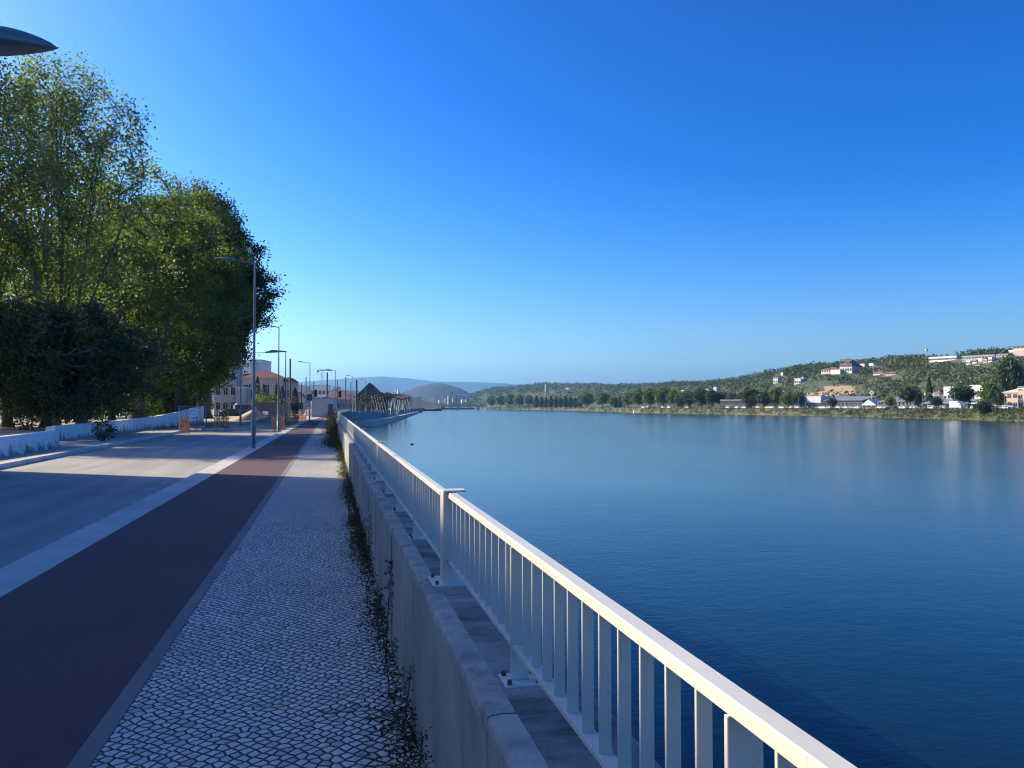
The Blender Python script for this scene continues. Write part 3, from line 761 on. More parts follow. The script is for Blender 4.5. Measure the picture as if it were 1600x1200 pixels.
# notice board, bolted to the panel
x0,y0=W(296,53.8); sb=thing('notice_board','white site notice board with small symbols and a red square, on the mesh fence','sign',(x0,y0,ZZ(657,54)),math.atan2(W(322,57)[1]-W(280,54)[1],W(322,57)[0]-W(280,54)[0]))
MB().cbox(0,.98,-.02,0,0,.88,.004).build('board',m_board,sb)
pk=MB()
for j,(z,us) in enumerate([(.78,[(.05,.38),(.55,.92)]),(.70,[(.12,.60)]),(.62,[(.06,.3),(.62,.9)])]):
    for a,b in us: pk.box(a,b,-.024,-.021,z,z+.035)
for i in range(6): pk.lathe([(0,0),(.05,0)],(0,0,0),10) if False else pk.box(.08+i*.145,.08+i*.145+.08,-.024,-.021,.40+.02*(i%2),.47)
pk.build('printed_lines',m_ink,sb)
g=MB()
spread(sb,'green_symbol',MB().prism([(.10,.12),(.22,.12),(.16,.26)],'y',-.024,-.021),m_grnp,[(i*.14,0,0) for i in range(4)]); MB().box(.70,.90,-.024,-.021,.09,.28).build('red_symbol',m_red,sb)
def netting(px0,px1,d0,d1,y0_,y1_,lab,posts=3,sag=.25,seed=1,grid=.09):
    x0,y0=W(px0,d0); x1,y1=W(px1,d1); L=math.hypot(x1-x0,y1-y0); H=ZZ(y0_,d0)+.12
    o=thing('safety_netting',lab,'netting',(x0,y0,-.12),math.atan2(y1-y0,x1-x0),'orange safety netting on the works'); r=random.Random(seed)
    nx=max(3,int(L/.25)); nz=7; P=[[(L*i/nx, r.uniform(-.12,.12)*(1 if 0<i<nx else .2), H*j/nz*(1-sag*abs(math.sin(3.1*i/nx*posts)))*(1 if j else 0)+.02) for j in range(nz+1)] for i in range(nx+1)]
    mb=MB()
    for i in range(nx):
        for j in range(nz):
            a=Vector(P[i][j]);b=Vector(P[i+1][j]);c=Vector(P[i+1][j+1]);d_=Vector(P[i][j+1])
            q=.52   # each cell is a frame of plastic strips round a hole
            ce=(a+b+c+d_)/4; A,B,C,D=[v.lerp(ce,q) for v in (a,b,c,d_)]
            mb.add([a,b,c,d_,A,B,C,D],[(0,1,5,4),(1,2,6,5),(2,3,7,6),(3,0,4,7)])
    mb.build('net',m_net,o,fix=False)
    spread(o,'stake',MB().tube([(0,.03,0),(0,.03,H+.1)],.02,6),m_galv,[(L*i/posts,0,0) for i in range(posts+1)]); return o
netting(281,296,49.4,49.6,646,673,'bright orange netting bunched at the left end of the mesh fence',2,.35,2)
netting(336,357,64,66,645,660,'orange netting behind the black barred fence panel',3,.2,3)
netting(426,445,54,56,650,672,'orange netting on stakes round the second street lamp',3,.1,4)
netting(448,466,72,86,644,660,'sagging orange netting beside the cycle lane, in front of the leaning plank',2,.5,5)
netting(460,478,88,104,641,654,'farther sagging orange netting heaped beside the leaning plank',2,.55,6)
x,y=W(463,88); o=thing('leaning_plank','pale plank leaning over the orange netting beside the cycle lane','plank',(x,y,-.1),facing(463))
MB().cbox(-.03,.03,-.1,.1,0,1.75,.005).build('board',surf('bare timber',(.5,.42,.3),.8,2,.2,30,.1),o).rotation_euler=(0,R(33),0)
# sand heaps
def heap(px,d,rx,ry,h,lab,seed):
    r=random.Random(seed); x,y=W(px,d); mb=MB(); n,m=18,9; vs=[]; fs=[]
    for j in range(m+1):
        u=j/m
        for i in range(n):
            a=2*math.pi*i/n; k=1+.15*math.sin(2*a+seed)+.1*math.sin(5*a)
            vs.append((math.cos(a)*rx*u*k+(1-u)*rx*.3, math.sin(a)*ry*u*k, h*(1-u)**1.25*(1+.1*math.sin(3*a))+r.uniform(-.03,.03)-(.12 if j==m else 0)))
    for j in range(m):
        for i in range(n): fs.append((j*n+i,j*n+(i+1)%n,(j+1)*n+(i+1)%n,(j+1)*n+i))
    mb.add(vs,fs,True); return tag(mb.build('sand_heap',m_sand,None,(x,y,-.13)),lab,'sand heap',None)
heap(390,98,2.6,2.6,1.55,'tall heap of yellow sand behind the nearest street lamp',1)
heap(417,84,3.0,2.4,.75,'low heap of sand and gravel right of the nearest street lamp',4)
heap(366,104,4.5,4,.55,'broad low spread of pale sand left of the nearest street lamp',7)
sg=MB(); p=[W(a,b) for a,b in ((330,72),(445,62),(520,118),(500,170),(330,140))]
sg.add([(x,y,-.112) for x,y in p],[(0,1,2,3,4)]); tag(sg.build('works_ground',m_sand,fix=False),kind='structure')
# hoarding with a pale notice
x0,y0=W(398,112); x1,y1=W(452,122); L=math.hypot(x1-x0,y1-y0)
o=thing('hoarding','rusty brown site hoarding behind the sand heaps','fence',(x0,y0,-.15),math.atan2(y1-y0,x1-x0))
hb=MB(); n=int(L/.5)
for i in range(n): hb.box(L*i/n+.01,L*(i+1)/n-.01,-.02-.02*(i%2),.0,0,2.45)
hb.build('panels',m_hoard,o)
spread(o,'post',MB().box(-.04,.04,.003,.1,0,2.5),m_galv,[(L*i/3,0,0) for i in range(4)])
x,y=W(415,110); tag(MB().cbox(-.38,.38,-.03,0,0,.5,.01).build('blank_sign',m_board,None,(x,y,ZZ(648,110))),'small blank white board in front of the brown hoarding','sign')
bpy.data.objects['blank_sign'].rotation_euler=(0,0,facing(415))
# vehicles and bins beyond the sand
def car_mesh(L,Wd,H,van=False):
    """returns body, glass, wheel builders for a vehicle along +X"""
    b=MB(); hw=Wd/2
    if van: prof=[(-L/2,.35),(-L/2,H*.95),(-L/2+.15,H),(L/2-1.25,H),(L/2-.75,H*.62),(L/2-.05,H*.52),(L/2,.35)]; gl=[(L/2-1.2,H*.93),(L/2-.83,H*.62),(L/2-1.9,H*.62),(L/2-1.9,H*.93)]
    else: prof=[(-L/2,.3),(-L/2,H*.62),(-L/2+.35,H*.68),(-L/2+.85,H*.97),(-L*.1,H),(L*.12,H*.96),(L*.27,H*.64),(L/2-.12,H*.54),(L/2,.3)]; gl=[(-L/2+.62,H*.68),(-L/2+.98,H*.92),(L*.11,H*.91),(L*.235,H*.66)]
    n=len(prof); vs=[]
    for yy,k in ((-hw,0),(-hw*.98,1),(hw*.98,1),(hw,0)):
        vs+=[(x*(1 if k else .985), yy, z if k else z-.04*(z>H*.5)) for x,z in prof]
    fs=[(j*n+i,j*n+(i+1)%n,(j+1)*n+(i+1)%n,(j+1)*n+i) for j in range(3) for i in range(n)]+[tuple(range(n)),tuple(3*n+i for i in range(n-1,-1,-1))]
    b.add(vs,fs)
    g=MB()
    for s in (-1,1): g.prism(gl,'y',s*(hw-.01),s*(hw+.012))
    if van: g.box(L/2-1.2,L/2-.9,-hw*.8,hw*.8,H*.64,H*.66)
    else:
        g.add([(L*.255,-hw*.8,H*.67),(L*.255,hw*.8,H*.67),(L*.128,hw*.72,H*.94),(L*.128,-hw*.72,H*.94)],[(0,1,2,3)])
        g.add([(-L/2+.44,-hw*.8,H*.72),(-L/2+.44,hw*.8,H*.72),(-L/2+.84,hw*.72,H*.965),(-L/2+.84,-hw*.72,H*.965)],[(3,2,1,0)])
    return b,g
def vehicle(name,lab,cat,loc,rz,paint,L=4.2,Wd=1.75,H=1.45,van=False,group=None):
    o=thing(name,lab,cat,loc,rz,group); b,g=car_mesh(L,Wd,H,van); b.build('body',paint,o); g.build('windows',m_glassd,o)
    w=None
    for sx in (-L*.31,L*.31):
        for sy in (-Wd/2+.06,Wd/2-.06):
            if w is None:
                w=MB().tube([(0,-.1,0),(0,.1,0)],.31,14).build('wheel',m_rub,o,(sx,sy,.31)); MB().tube([(0,-.112,0),(0,.112,0)],.17,10).build('rim',m_galv,w)
            else: copy_tree(w,o,(sx,sy,.31))
    return o
x,y=W(372,135); o=thing('waste_skip','long blue steel skip beyond the sand','skip',(x,y,-.14),facing(372,6))
MB().prism([(-2.6,0.15),(2.6,.15),(3.0,1.35),(-3.0,1.35)],'y',-.9,.9).build('bin',m_blue,o)
MB().cbox(-3.05,3.05,-.98,-.9,1.28,1.4,.02).build('rim',m_blue,o)
spread(o,'rib',MB().box(-.04,.04,-.97,-.9,.2,1.28),m_blue,[(-2.4+.8*i,0,0) for i in range(7)])
vehicle('parked_van','white roofed dark van parked beyond the sand, left of the nearest lamp post','van',(*W(386,150),-.14),facing(386,12),m_blk,4.8,1.9,2.2,True)
tag(MB().cbox(-2.1,.9,-.8,.8,2.2,2.4,.06).build('roof_box',m_white,None,(*W(386,150),-.14)),'white box on the roof of the dark van','roof box')
bpy.data.objects['roof_box'].rotation_euler=(0,0,facing(386,12))
x,y=W(363,128); vehicle('parked_car','dark car parked under the grey house behind the site fence','car',(x,y,-.14),facing(363,4),m_blk,4.2,1.75,1.45)
# site cabin
x,y=W(507,122); o=thing('site_cabin','pale grey ribbed site cabin beside the end of the promenade','cabin',(x,y,-.12),facing(507,-14))
cb=MB(); m_cab=surf('pale grey cabin sheet',(.50,.53,.55),.5,1,.08,20,.05)
cb.cbox(-1.75,1.75,-1.2,1.2,.12,3.05,.03)
for i in range(16): cb.box(-1.68+i*.215,-1.68+i*.215+.1,-1.225,-1.2,.2,2.95)
cb.build('wall',m_cab,o); MB().cbox(-1.8,1.8,-1.25,1.25,3.052,3.16,.02).build('roof',m_galv,o); MB().cbox(.9,1.65,-1.24,-1.228,.2,2.2,.004).build('door',m_blue,o)
# green square sign and signals
def post_sign(px,d,y0_,y1_,w,lab,m,cat='sign',name='road_sign'):
    x,y=W(px,d); o=thing(name,lab,cat,(x,y,-.1),facing(px)); zt=ZZ(y0_,d)+.1; zb=ZZ(y1_,d)+.1
    MB().tube([(0,.05,0),(0,.05,zt)],.05,8).build('post',m_galv,o); p=MB().cbox(-w/2,w/2,-.03,0,zb,zt,.02).build('plate',m,o); return o,zb,zt
o,zb,zt=post_sign(484,90,616,626,.62,'green square sign on a grey post beside the site cabin',surf('green sign paint',(.01,.20,.15),.5,2,.08,30,0))
MB().box(-.24,.24,-.036,-.032,(zb+zt)/2-.06,(zb+zt)/2-.02).build('white_line',m_board,o)
for px,d,a,b,lab in ((493,140,609,620,'black traffic signal head left of the distant lamp, above the site cabin'),(531,165,611,621,'black traffic signal head right of the site cabin')):
    x,y=W(px,d); o=thing('traffic_light',lab,'traffic light',(x,y,-.1),facing(px)); zt=ZZ(a,d)+.1; zb=ZZ(b,d)+.1
    MB().tube([(0,.1,0),(0,.1,zt)],.06,8).build('post',m_blk,o); h=MB().cbox(-.32,.32,-.15,.15,zb,zt,.05).build('signal_head',m_blk,o)
    spread(h,'lens_hood',MB().tube([(0,-.3,0),(0,-.14,0)],.13,10),m_rub,[(0,0,zb+(zt-zb)*(.2+.3*i)) for i in range(3)])
# tram line masts
m_mast=surf('dark mast steel',(.07,.075,.08),.6,2,.2,30,.1)
for i,(px,d,top,w) in enumerate([(453,105,562,.24),(471,150,600,.2),(478,140,590,.2),(490,170,597,.2),(511,150,583,.30),(527,190,595,.2),(540,180,590,.28),(548,215,597,.26),(557,200,594,.5)]):
    x,y=W(px,d); H=ZZ(top,d)+.15; o=thing('tram_mast','dark steel tram mast, %s from the left in the row beside the works' % nth(i),'mast',(x,y,-.15),0,'dark tram masts')
    MB().tube([(0,0,0),(0,0,H)],[w/2,w*.46],10).build('column',m_mast,o); MB().cbox(-w*.8,w*.8,-w*.8,w*.8,0,.18,.02).build('base',m_conc,o); MB().lathe([(w*.55,0),(w*.55,.08),(0,.14)],(0,0,H),10).build('cap',m_mast,o)
# grey guard rail beyond
x0,y0=W(466,128); x1,y1=W(500,150); L=math.hypot(x1-x0,y1-y0); o=thing('guard_rail','thin grey guard rail between the green sign and the site cabin','railing',(x0,y0,-.15),math.atan2(y1-y0,x1-x0))
spread(o,'rail',MB().tube([(0,0,0),(L,0,0)],.03,6),m_galv,[(0,0,.5),(0,0,1.1)])
spread(o,'post',MB().tube([(0,0,0),(0,0,1.12)],.03,6),m_galv,[(L*i/9,0,0) for i in range(10)])

# ------------------------------------------------------------------ houses on the left bank
m_grey=surf('grey old plaster',(.36,.37,.36),.9,.6,.2,10,.2,stain=(.8,(.2,.2,.2),.55)); m_pink=surf('pink plaster',(.50,.36,.33),.9,.5,.12,10,.15)
m_wht=surf('white plaster',(.74,.73,.70),.85,.4,.1,10,.1); m_pale=surf('pale plaster',(.60,.57,.52),.9,.4,.12,10,.1); m_peach=surf('peach plaster',(.62,.42,.30),.9,.4,.12,10,.1)
m_groof=surf('grey sheet roof',(.22,.23,.25),.6,.5,.15,8,.1); m_dkroof=surf('dark slate roof',(.05,.055,.07),.7,.8,.2,8,.2); m_dkwall=surf('dark shop front',(.035,.035,.045),.5,.5,.2,8,0); m_yel=surf('ochre plaster',(.58,.48,.24),.9,.4,.12,10,.1); m_red2=surf('dark red cladding',(.22,.06,.05),.6,.5,.15,10,.05)
m_shed=m_groof
HOUSES=[]
def house(name,lab,px0,px1,top,d,base,depth,wall,roof='hip',rm=None,rh=1.6,win=None,turn=12,group=None,cat='house',parapet=True,chim=False):
    HOUSES.append((px0,px1,top,HOR-(base-EYE)*F/d,d))
    w=(px1-px0)/F*d*(.92 if turn<-20 else 1); x,y=W((px0+px1)/2,d); a=facing((px0+px1)/2,turn)
    H=ZZ(top,d)-base-(rh if roof in('hip','gable','shed') else 0)
    o=thing(name,lab,cat,(x,y,base),a,group)
    MB().box(-w/2,w/2,0,depth,-1.2,H).build('wall',wall,o)
    rm=rm or m_tile
    if roof=='hip': rb=hip_roof(MB(),-w/2,w/2,0,depth,H+.004,rh).build('roof',rm,o)
    elif roof=='gable': rb=MB().prism([(-w/2-.5,H+.004),(0,H+rh),(w/2+.5,H+.004)],'y',-.4,depth+.4).build('roof',rm,o)
    elif roof=='shed': rb=MB().prism([(-.5,H+.004),(depth+.3,H+rh),(depth+.3,H+rh+.2),(-.5,H+.2)],'x',-w/2-.4,w/2+.4).build('roof',rm,o)
    else: rb=MB().cbox(-w/2-.15,w/2+.15,-.15,depth+.15,H+.004,H+.35,.02).build('roof_slab',rm if rm is not m_tile else m_sill,o)
    if chim: MB().box(w*.2,w*.2+.8,depth*.5,depth*.5+.8,H,H+rh+.9).build('chimney',wall,rb)
    if win:
        nu,nz,ww,wh,z0,dz=win
        windows(o,'y-',0.0,[-w/2+w*(i+.5)/nu for i in range(nu)],[z0+dz*j for j in range(nz)],ww,wh)
    return o
house('old_house','tall grey plastered house half hidden by the dark tree',336,369,570,155,-.15,9,m_grey,'flat',None,0,(3,3,.8,1.5,1.2,3.0),-8)
house('old_house','low grey annexe with a doorway beside the tall grey house',369,384,607,152,-.15,7,m_grey,'flat',None,0,(2,1,.9,1.9,.4,3.0),-8)
house('town_house','pink house with a red hipped roof and tall windows behind the works',377,441,576,205,-.15,14,m_pink,'hip',m_tile,2.6,(4,2,1.2,2.5,1.2,4.0),-10)
house('town_house','narrow pink wing with a red roof at the right of the big pink house',441,455,589,207,-.15,11,m_pink,'hip',m_tile,1.2,(2,2,.9,1.9,1.0,3.4),-10)
house('apartment_block','white modern block rising behind the red roofed pink house',366,392,566,290,-.15,14,m_wht,'flat',None,0,(4,4,1.3,1.5,2,3.6),-16,cat='building')
house('apartment_block','white modern block with a set-back top storey behind the pink house',390,408,563,296,-.15,14,m_wht,'flat',None,0,(3,4,1.3,1.5,2,3.6),-16,cat='building')
house('old_house','pale house behind the cypress left of the green sign',455,474,612,190,-.15,9,m_pale,'hip',m_tile,1.4,(3,1,.9,1.6,1.2,3),-6)
house('brown_shed','dark brown gabled hall seen end on beyond the site cabin',556,598,598,255,-.15,18,surf('dark timber wall',(.07,.06,.055),.8,.6,.2,8,.1),'gable',m_dkroof,5.0,(3,1,1.4,2.0,1.0,3),-4,cat='hall')
house('town_house','grey white house between the tram masts left of the dark gabled hall',516,538,606,330,-.15,10,m_pale,'hip',m_tile,1.6,(4,2,1,1.6,1.4,3.2),-4)
house('town_house','pale house row between the green sign and the site cabin',486,514,603,360,-.15,10,m_wht,'flat',None,0,(5,3,1.1,1.6,1.4,3.2),-4)
house('town_house','low dark red roofed house behind the traffic signals',498,552,616,300,-.15,10,m_grey,'hip',m_tile,2.0,(6,1,1,1.6,1.4,3.2),-4)
# bushes and cypresses by the pink house
bush((*W(418,150),-.15),3.2,4.2,'sunlit pale green bush above the brown hoarding',lf_mid,2200,.35,group=None,seed=5)
bush((*W(405,156),-.15),2.2,3.2,'smaller green bush left of the pale bush above the hoarding',lf_mid,1400,.33,seed=6)
bush((*W(434,152),-.15),2.2,3.0,'dark green bush right of the pale bush above the hoarding',lf_drk,1400,.33,seed=7)
def cypress(px,d,top,lab,r=.7):
    x,y=W(px,d); H=ZZ(top,d)+.15; o=thing('cypress_tree',lab,'tree',(x,y,-.15),0,'slim cypresses by the pink house')
    MB().tube([(0,0,-.1),(0,0,H*.5)],[.16,.08],6).build('trunk',m_bark,o)
    g=np.random.default_rng(int(px)); n=1500; z=g.uniform(.06,1,n); rr=r*np.sin(np.pi*np.clip(z,.02,.98)**.75)**.8*np.sqrt(g.uniform(.3,1.1,n)); a=g.uniform(0,6.28,n)
    V,Q=leaf_quads(np.stack([np.cos(a)*rr,np.sin(a)*rr,z*H],1),.28,.2,.5,g); link(bpy.data.objects.new('crown',np_mesh('cypress',V,Q,lf_drk)),o)
for px,d,top,lab in ((374,165,588,'slim dark cypress beside the grey house'),(384,185,604,'short cypress between the grey annexe and the pink house'),(390,185,600,'cypress at the left corner of the pink house'),(402,180,588,'tall cypress hidden partly by the nearest lamp post'),(412,190,600,'cypress in front of the pink house windows'),(432,180,598,'cypress left of the second street lamp'),(441,178,603,'cypress right of the second street lamp'),(461,150,606,'cypress standing alone left of the green sign')):
    cypress(px,d,top,lab,1.0 if px in(402,) else .8)
# tower crane far behind
x,y=W(503,700); o=thing('tower_crane','pale tower crane far behind the tram masts','crane',(x,y,-.15),facing(503)); H=ZZ(579,700); 
mb=MB()
for sx in(-.8,.8):
    for sy in (-.8,.8): mb.box(sx-.2,sx+.2,sy-.2,sy+.2,0,H)
for i in range(int(H/2)): mb.tube([(-.8,-.8,2*i),(.8,-.8,2*i+2)],.12,4,False)
m_crane=surf('pale crane steel',(.5,.5,.45),.6,2,.1,20,0); mb.build('mast',m_crane,o)
mb=MB(); mb.box(-3,9,-.4,-.2,H,H+.5); mb.box(-3,9,.2,.4,H,H+.5); mb.box(-3,9,-.15,.15,H+1.3,H+1.6)
for i in range(6): mb.tube([(-3+2*i,0,H+.3),(-2+2*i,0,H+1.4),(-1+2*i,0,H+.3)],.15,4,False)
mb.build('jib',m_crane,o); MB().box(-4.6,-2.6,-.8,.8,H-1.6,H+.4).build('counterweight',m_conc,o)
# ------------------------------------------------------------------ promenade past the bend: palms, slanting posts, canopy
m_palm=leafmat('palm fronds',[(.05,.075,.03),(.08,.11,.045),(.11,.13,.06)],.25)
def palm(px,d,top,lab,spread=2.0,g_=None,thick=.35):
    x,y=W(px,d); H=ZZ(top,d)+.1; o=thing('palm_tree',lab,'palm',(x,y,-.15),0,'palms on the far promenade')
    MB().tube([(0,0,-.1),(.05,0,H*.4),(0,0,H*.72)],[thick,thick*.85,thick*.9],9).build('trunk',m_bark,o)
    mb=MB(); r=random.Random(int(px*7))
    for i in range(34):
        a=r.uniform(0,6.28); up=r.uniform(-.35,1.0); L=spread*r.uniform(.8,1.1); pr=None; seg=6; pts=[]
        for s in range(seg+1):
            u=s/seg; pts.append(Vector((math.cos(a)*L*u*math.cos(up*.9), math.sin(a)*L*u*math.cos(up*.9), H*.72+math.sin(up)*L*u-(u**2)*L*.45)))
        sd_=Vector((-math.sin(a),math.cos(a),0))
        for s in range(seg):
            w0=.22*math.sin(math.pi*(.1+.85*s/seg)); w1_=.22*math.sin(math.pi*(.1+.85*(s+1)/seg)); dn=Vector((0,0,-.09))
            mb.add([pts[s]-sd_*w0+dn,pts[s],pts[s]+sd_*w0+dn,pts[s+1]-sd_*w1_+dn,pts[s+1],pts[s+1]+sd_*w1_+dn],[(0,1,4,3),(1,2,5,4)])
    mb.build('crown',m_palm,o,fix=False)
for i,(px,d,top,sp) in enumerate([(564,205,612,3.0),(574,214,614,2.6),(582,222,612,2.8),(590,232,614,2.6),(604,262,610,3.4),(612,280,608,3.6),(619,300,610,3.4),(634,330,613,3.4)]):
    palm(px,d,top,'palm with a thick dark trunk on the far promenade, %s from the left' % nth(i),sp,thick=.42)
m_pole=surf('pale timber pole',(.62,.58,.50),.7,1,.12,20,.1); m_can=surf('red brown canopy',(.22,.06,.045),.7,.8,.2,10,.1)
o=thing('canopy','long red brown canopy on slanting pale poles along the far promenade','canopy',(0,0,0))
cb=MB()
pts=[(592,226,615),(602,244,619),(612,262,621),(621,280,623),(628,296,622),(637,318,619)]
for (a,d0,t0_),(b,d1,t1) in zip(pts[:-1],pts[1:]):
    x0,y0=W(a,d0); x1,y1=W(b,d1); z0,z1=ZZ(t0_,d0),ZZ(t1,d1); ex=1.6
    cb.add([(x0-ex,y0,z0+.5),(x0+ex,y0,z0-.4),(x1+ex,y1,z1-.4),(x1-ex,y1,z1+.5),(x0-ex,y0,z0+.9),(x0+ex,y0,z0),(x1+ex,y1,z1),(x1-ex,y1,z1+.9)],[(0,1,2,3),(4,7,6,5),(0,4,5,1),(1,5,6,2),(2,6,7,3),(3,7,4,0)])
cb.build('roof',m_can,o)
for i in range(14):
    px=583+i*4.2; d=212+i*8.5; x,y=W(px,d); zt=ZZ(619,d)
    MB().tube([(x+.9,y,-.2),(x-.4,y,zt)],.085,6).build('pole',m_pole,o)
for i in range(5):
    px=610+i*3.0; d=250+i*9; x,y=W(px+1,d); zb=-1.52; zt=ZZ(622,d)
    o=thing('mooring_pole','white slanting pole standing on the landing quay, %s from the left' % nth(i),'pole',(x,y,zb),0,'white poles on the landing quay')
    MB().tube([(-.3,0,0),(.5,0,zt-zb)],[.16,.12],8).build('shaft',m_white,o); MB().lathe([(.28,0),(.28,.06),(.16,.1)],(-.3,0,0),10).build('foot_plate',m_galv,o)
x,y=W(622.5,420); o=thing('white_spire','small white pointed tent top above the canopy','tent',(x,y,-.15))
MB().lathe([(3.4,6.0),(1.6,7.6),(.7,9.6),(.1,12.6),(0,12.7)],n=10).build('tent_roof',m_wht,o); spread(o,'pole',MB().tube([(0,0,0),(0,0,6.1)],.12,6),m_white,[(math.cos(k*math.pi/2+.6)*3.2,math.sin(k*math.pi/2+.6)*3.2,0) for k in range(4)])
# ------------------------------------------------------------------ river
t=NT('river water'); b=t.bsdf
b.inputs['Base Color'].default_value=(.003,.015,.026,1); b.inputs['Roughness'].default_value=.14; b.inputs['IOR'].default_value=1.333
n1=t.noise(.55,3,.55,stretch=(1,1.6,1)); n2=t.noise(2.6,4,.6,stretch=(1,1.5,1)); n3=t.noise(.03,3,.5,stretch=(1,.08,1))
gust=t.ramp(n3,[(.40,.35),(.60,1.0)])
n4=t.noise(9,3,.6,stretch=(1,1.4,1)); h=t.math('ADD', t.math('MULTIPLY',n1,.55), t.math('ADD',t.math('MULTIPLY',n2,.5),t.math('MULTIPLY',n4,.22)))
h=t.math('MULTIPLY',h,gust)
t.bump(h,1.0,.023)
wm=MB(); wm.add([(-30,-300,WATER),(700,-300,WATER),(700,1700,WATER),(-30,1700,WATER)],[(0,1,2,3)])
tag(wm.build('water',t.m,fix=False),kind='structure')
# ------------------------------------------------------------------ right bank terrain
DB=([680,740,770,1000,1160,1400,1600,1800,2100,2400],[1620,1480,1350,600,450,318,235,200,165,150])
def db(px): return float(np.interp(px,*DB))
RD=([680,715,740,765,850,900,960,1020,1060,1100,1160,1200,1250,1290,1330,1400,1450,1500,1560,1600,1750,2000,2400],
    [2500,2500,2500,2500,2400,2300,2100,1850,1700,1550,1300,1100,960,880,840,780,720,660,600,580,520,460,420],
    [634.8,629,619,611,604,605,607,606,603,603,597,588,580,575,571,567,566,561,557,553,549,552,560])
def terr(px,d):
    b0=db(px); e=d-b0
    if e<=0: return -3.4
    if e<9: return -3.4+(4.1)*(e/9)**.8
    D=float(np.interp(px,RD[0],RD[1])); hr=EYE+(HOR-float(np.interp(px,RD[0],RD[2])))/F*D
    s0=b0+85
    base=.7+.4*min(1,(e-9)/60)
    if d<s0: return base
    if d<D:
        u=(d-s0)/(D-s0); s=1-(1-u)**1.7; s=s*.75+.25*u*u*(3-2*u)
        return base+(hr-base)*s+(hr*.03)*math.sin(px*.05+d*.01)*u*(1-u)*4
    u=(d-D)/D; return hr*max(0,1-u*.55)
def hillpoint(px,py,dmin=0):
    """where the line of sight meets the hillside"""
    d=max(dmin,db(px)+86)
    while d<4000:
        z=terr(px,d)
        if HOR-(z-EYE)*F/d<=py: return (*W(px,d),z,d)
        d+=3
    d=float(np.interp(px,RD[0],RD[1])); return (*W(px,d),terr(px,d),d)
t=NT('scrub hillside'); a=t.noise(.012,5,.6); b_=t.noise(.09,4,.6)
c=t.ramp(a,[(.35,(.06,.08,.035)),(.55,(.09,.10,.05)),(.72,(.19,.16,.09))]); c=t.mix(c,t.ramp(b_,[(.35,.6),(.65,1.1)]),.7,'MULTIPLY'); t.base(c); t.rough(.95); t.bump(b_,.8,2.0); m_hill=t.m
pxs=[680+4.5*i for i in range(383)]; tm=MB(); vs=[]; nr=0
for px in pxs:
    b0=db(px); D=float(np.interp(px,RD[0],RD[1])); rows=[b0-.5,b0+2,b0+5,b0+9,b0+30,b0+60,b0+85]+[b0+85+(D-b0-85)*k/16 for k in range(1,17)]+[D*1.1,D*1.3,D*1.7,D*2.3]
    nr=len(rows)
    for d in rows: vs.append((*W(px,d),terr(px,d)))
fs=[(i*nr+j,(i+1)*nr+j,(i+1)*nr+j+1,i*nr+j+1) for i in range(len(pxs)-1) for j in range(nr-1)]
tm.add(vs,fs,True); ho=tag(tm.build('hillside',m_hill,fix=False),kind='structure')
m_earth=surf('bare ochre earth slope',(.42,.30,.17),.95,.05,.25,.6,.5,bd=.3); ho.data.materials.append(m_earth)
for k_,(i,j) in enumerate((i,j) for i in range(len(pxs)-1) for j in range(nr-1)):
    q=[vs[i*nr+j],vs[(i+1)*nr+j+1]]; px=pxs[i]+2; 
    x_,y_,z_=((q[0][m]+q[1][m])/2 for m in range(3)); d=math.hypot(x_,y_)*math.cos(math.atan2(x_,y_)-YAW); py=HOR-(z_-EYE)*F/d
    if (1258<px<1336 and 616.5-.30*(px-1258)*(px<1300)-12.6*(px>=1300)+.0*px<py<619): ho.data.polygons[k_].material_index=1
# ------------------------------------------------------------------ far hills
def ridge(name,prof,D,front,back,m,seed,rough=.02,step=6,zb=-.3):
    r=np.random.default_rng(seed); pxs=np.arange(prof[0][0],prof[-1][0]+1,step); hh=np.interp(pxs,[p[0] for p in prof],[p[1] for p in prof])
    vs=[]; T=[(front,0),(front+(1-front)*.35,.3),(front+(1-front)*.7,.72),(1,1),(1+(back-1)*.5,.6),(back,0)]
    k=np.convolve(r.normal(size=len(pxs)+8),np.ones(5)/5,'same')[4:-4]
    for i,px in enumerate(pxs):
        H=EYE+(HOR-hh[i])/F*D; H*=1+rough*k[i]
        for j,(f,q) in enumerate(T):
            d=D*f; x,y=W(px,d); vs.append((x,y,zb+(H-zb)*q*(1+.10*math.sin(px*.07+j*2.1)*(0 if j in(0,3,5) else 1))))
    n=len(T); mb=MB().add(vs,[(i*n+j,(i+1)*n+j,(i+1)*n+j+1,i*n+j+1) for i in range(len(pxs)-1) for j in range(n-1)],True)
    return tag(mb.build(name,m,fix=False),kind='structure')
t=NT('forest hills'); a=t.noise(.004,5,.65); b_=t.noise(.03,4,.6); c=t.ramp(a,[(.35,(.008,.018,.012)),(.65,(.020,.032,.018))]); c=t.mix(c,t.ramp(b_,[(.35,.25),(.65,1.2)]),.9,'MULTIPLY'); t.base(c); t.rough(.95); t.bump(b_,1.0,8.0); m_for=t.m
ridge('mountains',[(300,618),(380,608),(440,600),(500,594),(560,590),(595,588),(640,591),(680,596),(740,597),(790,599),(830,603),(880,610),(1000,614),(1200,620)],9500,.72,1.12,m_for,3,.012)
ridge('wooded_hill',[(600,628),(622,616),(640,610),(655,603),(675,598.5),(692,598),(710,603),(728,612),(745,618),(775,619),(800,617),(830,613),(860,608),(880,606),(920,610),(980,620),(1030,630)],3300,.82,1.12,m_for,4,.05,step=4)
ridge('town_hill',[(250,606),(330,602),(400,600),(440,597),(462,600),(490,606),(540,609),(585,612),(630,616),(660,624),(690,632)],1500,.6,1.25,m_for,6,.06,step=4)
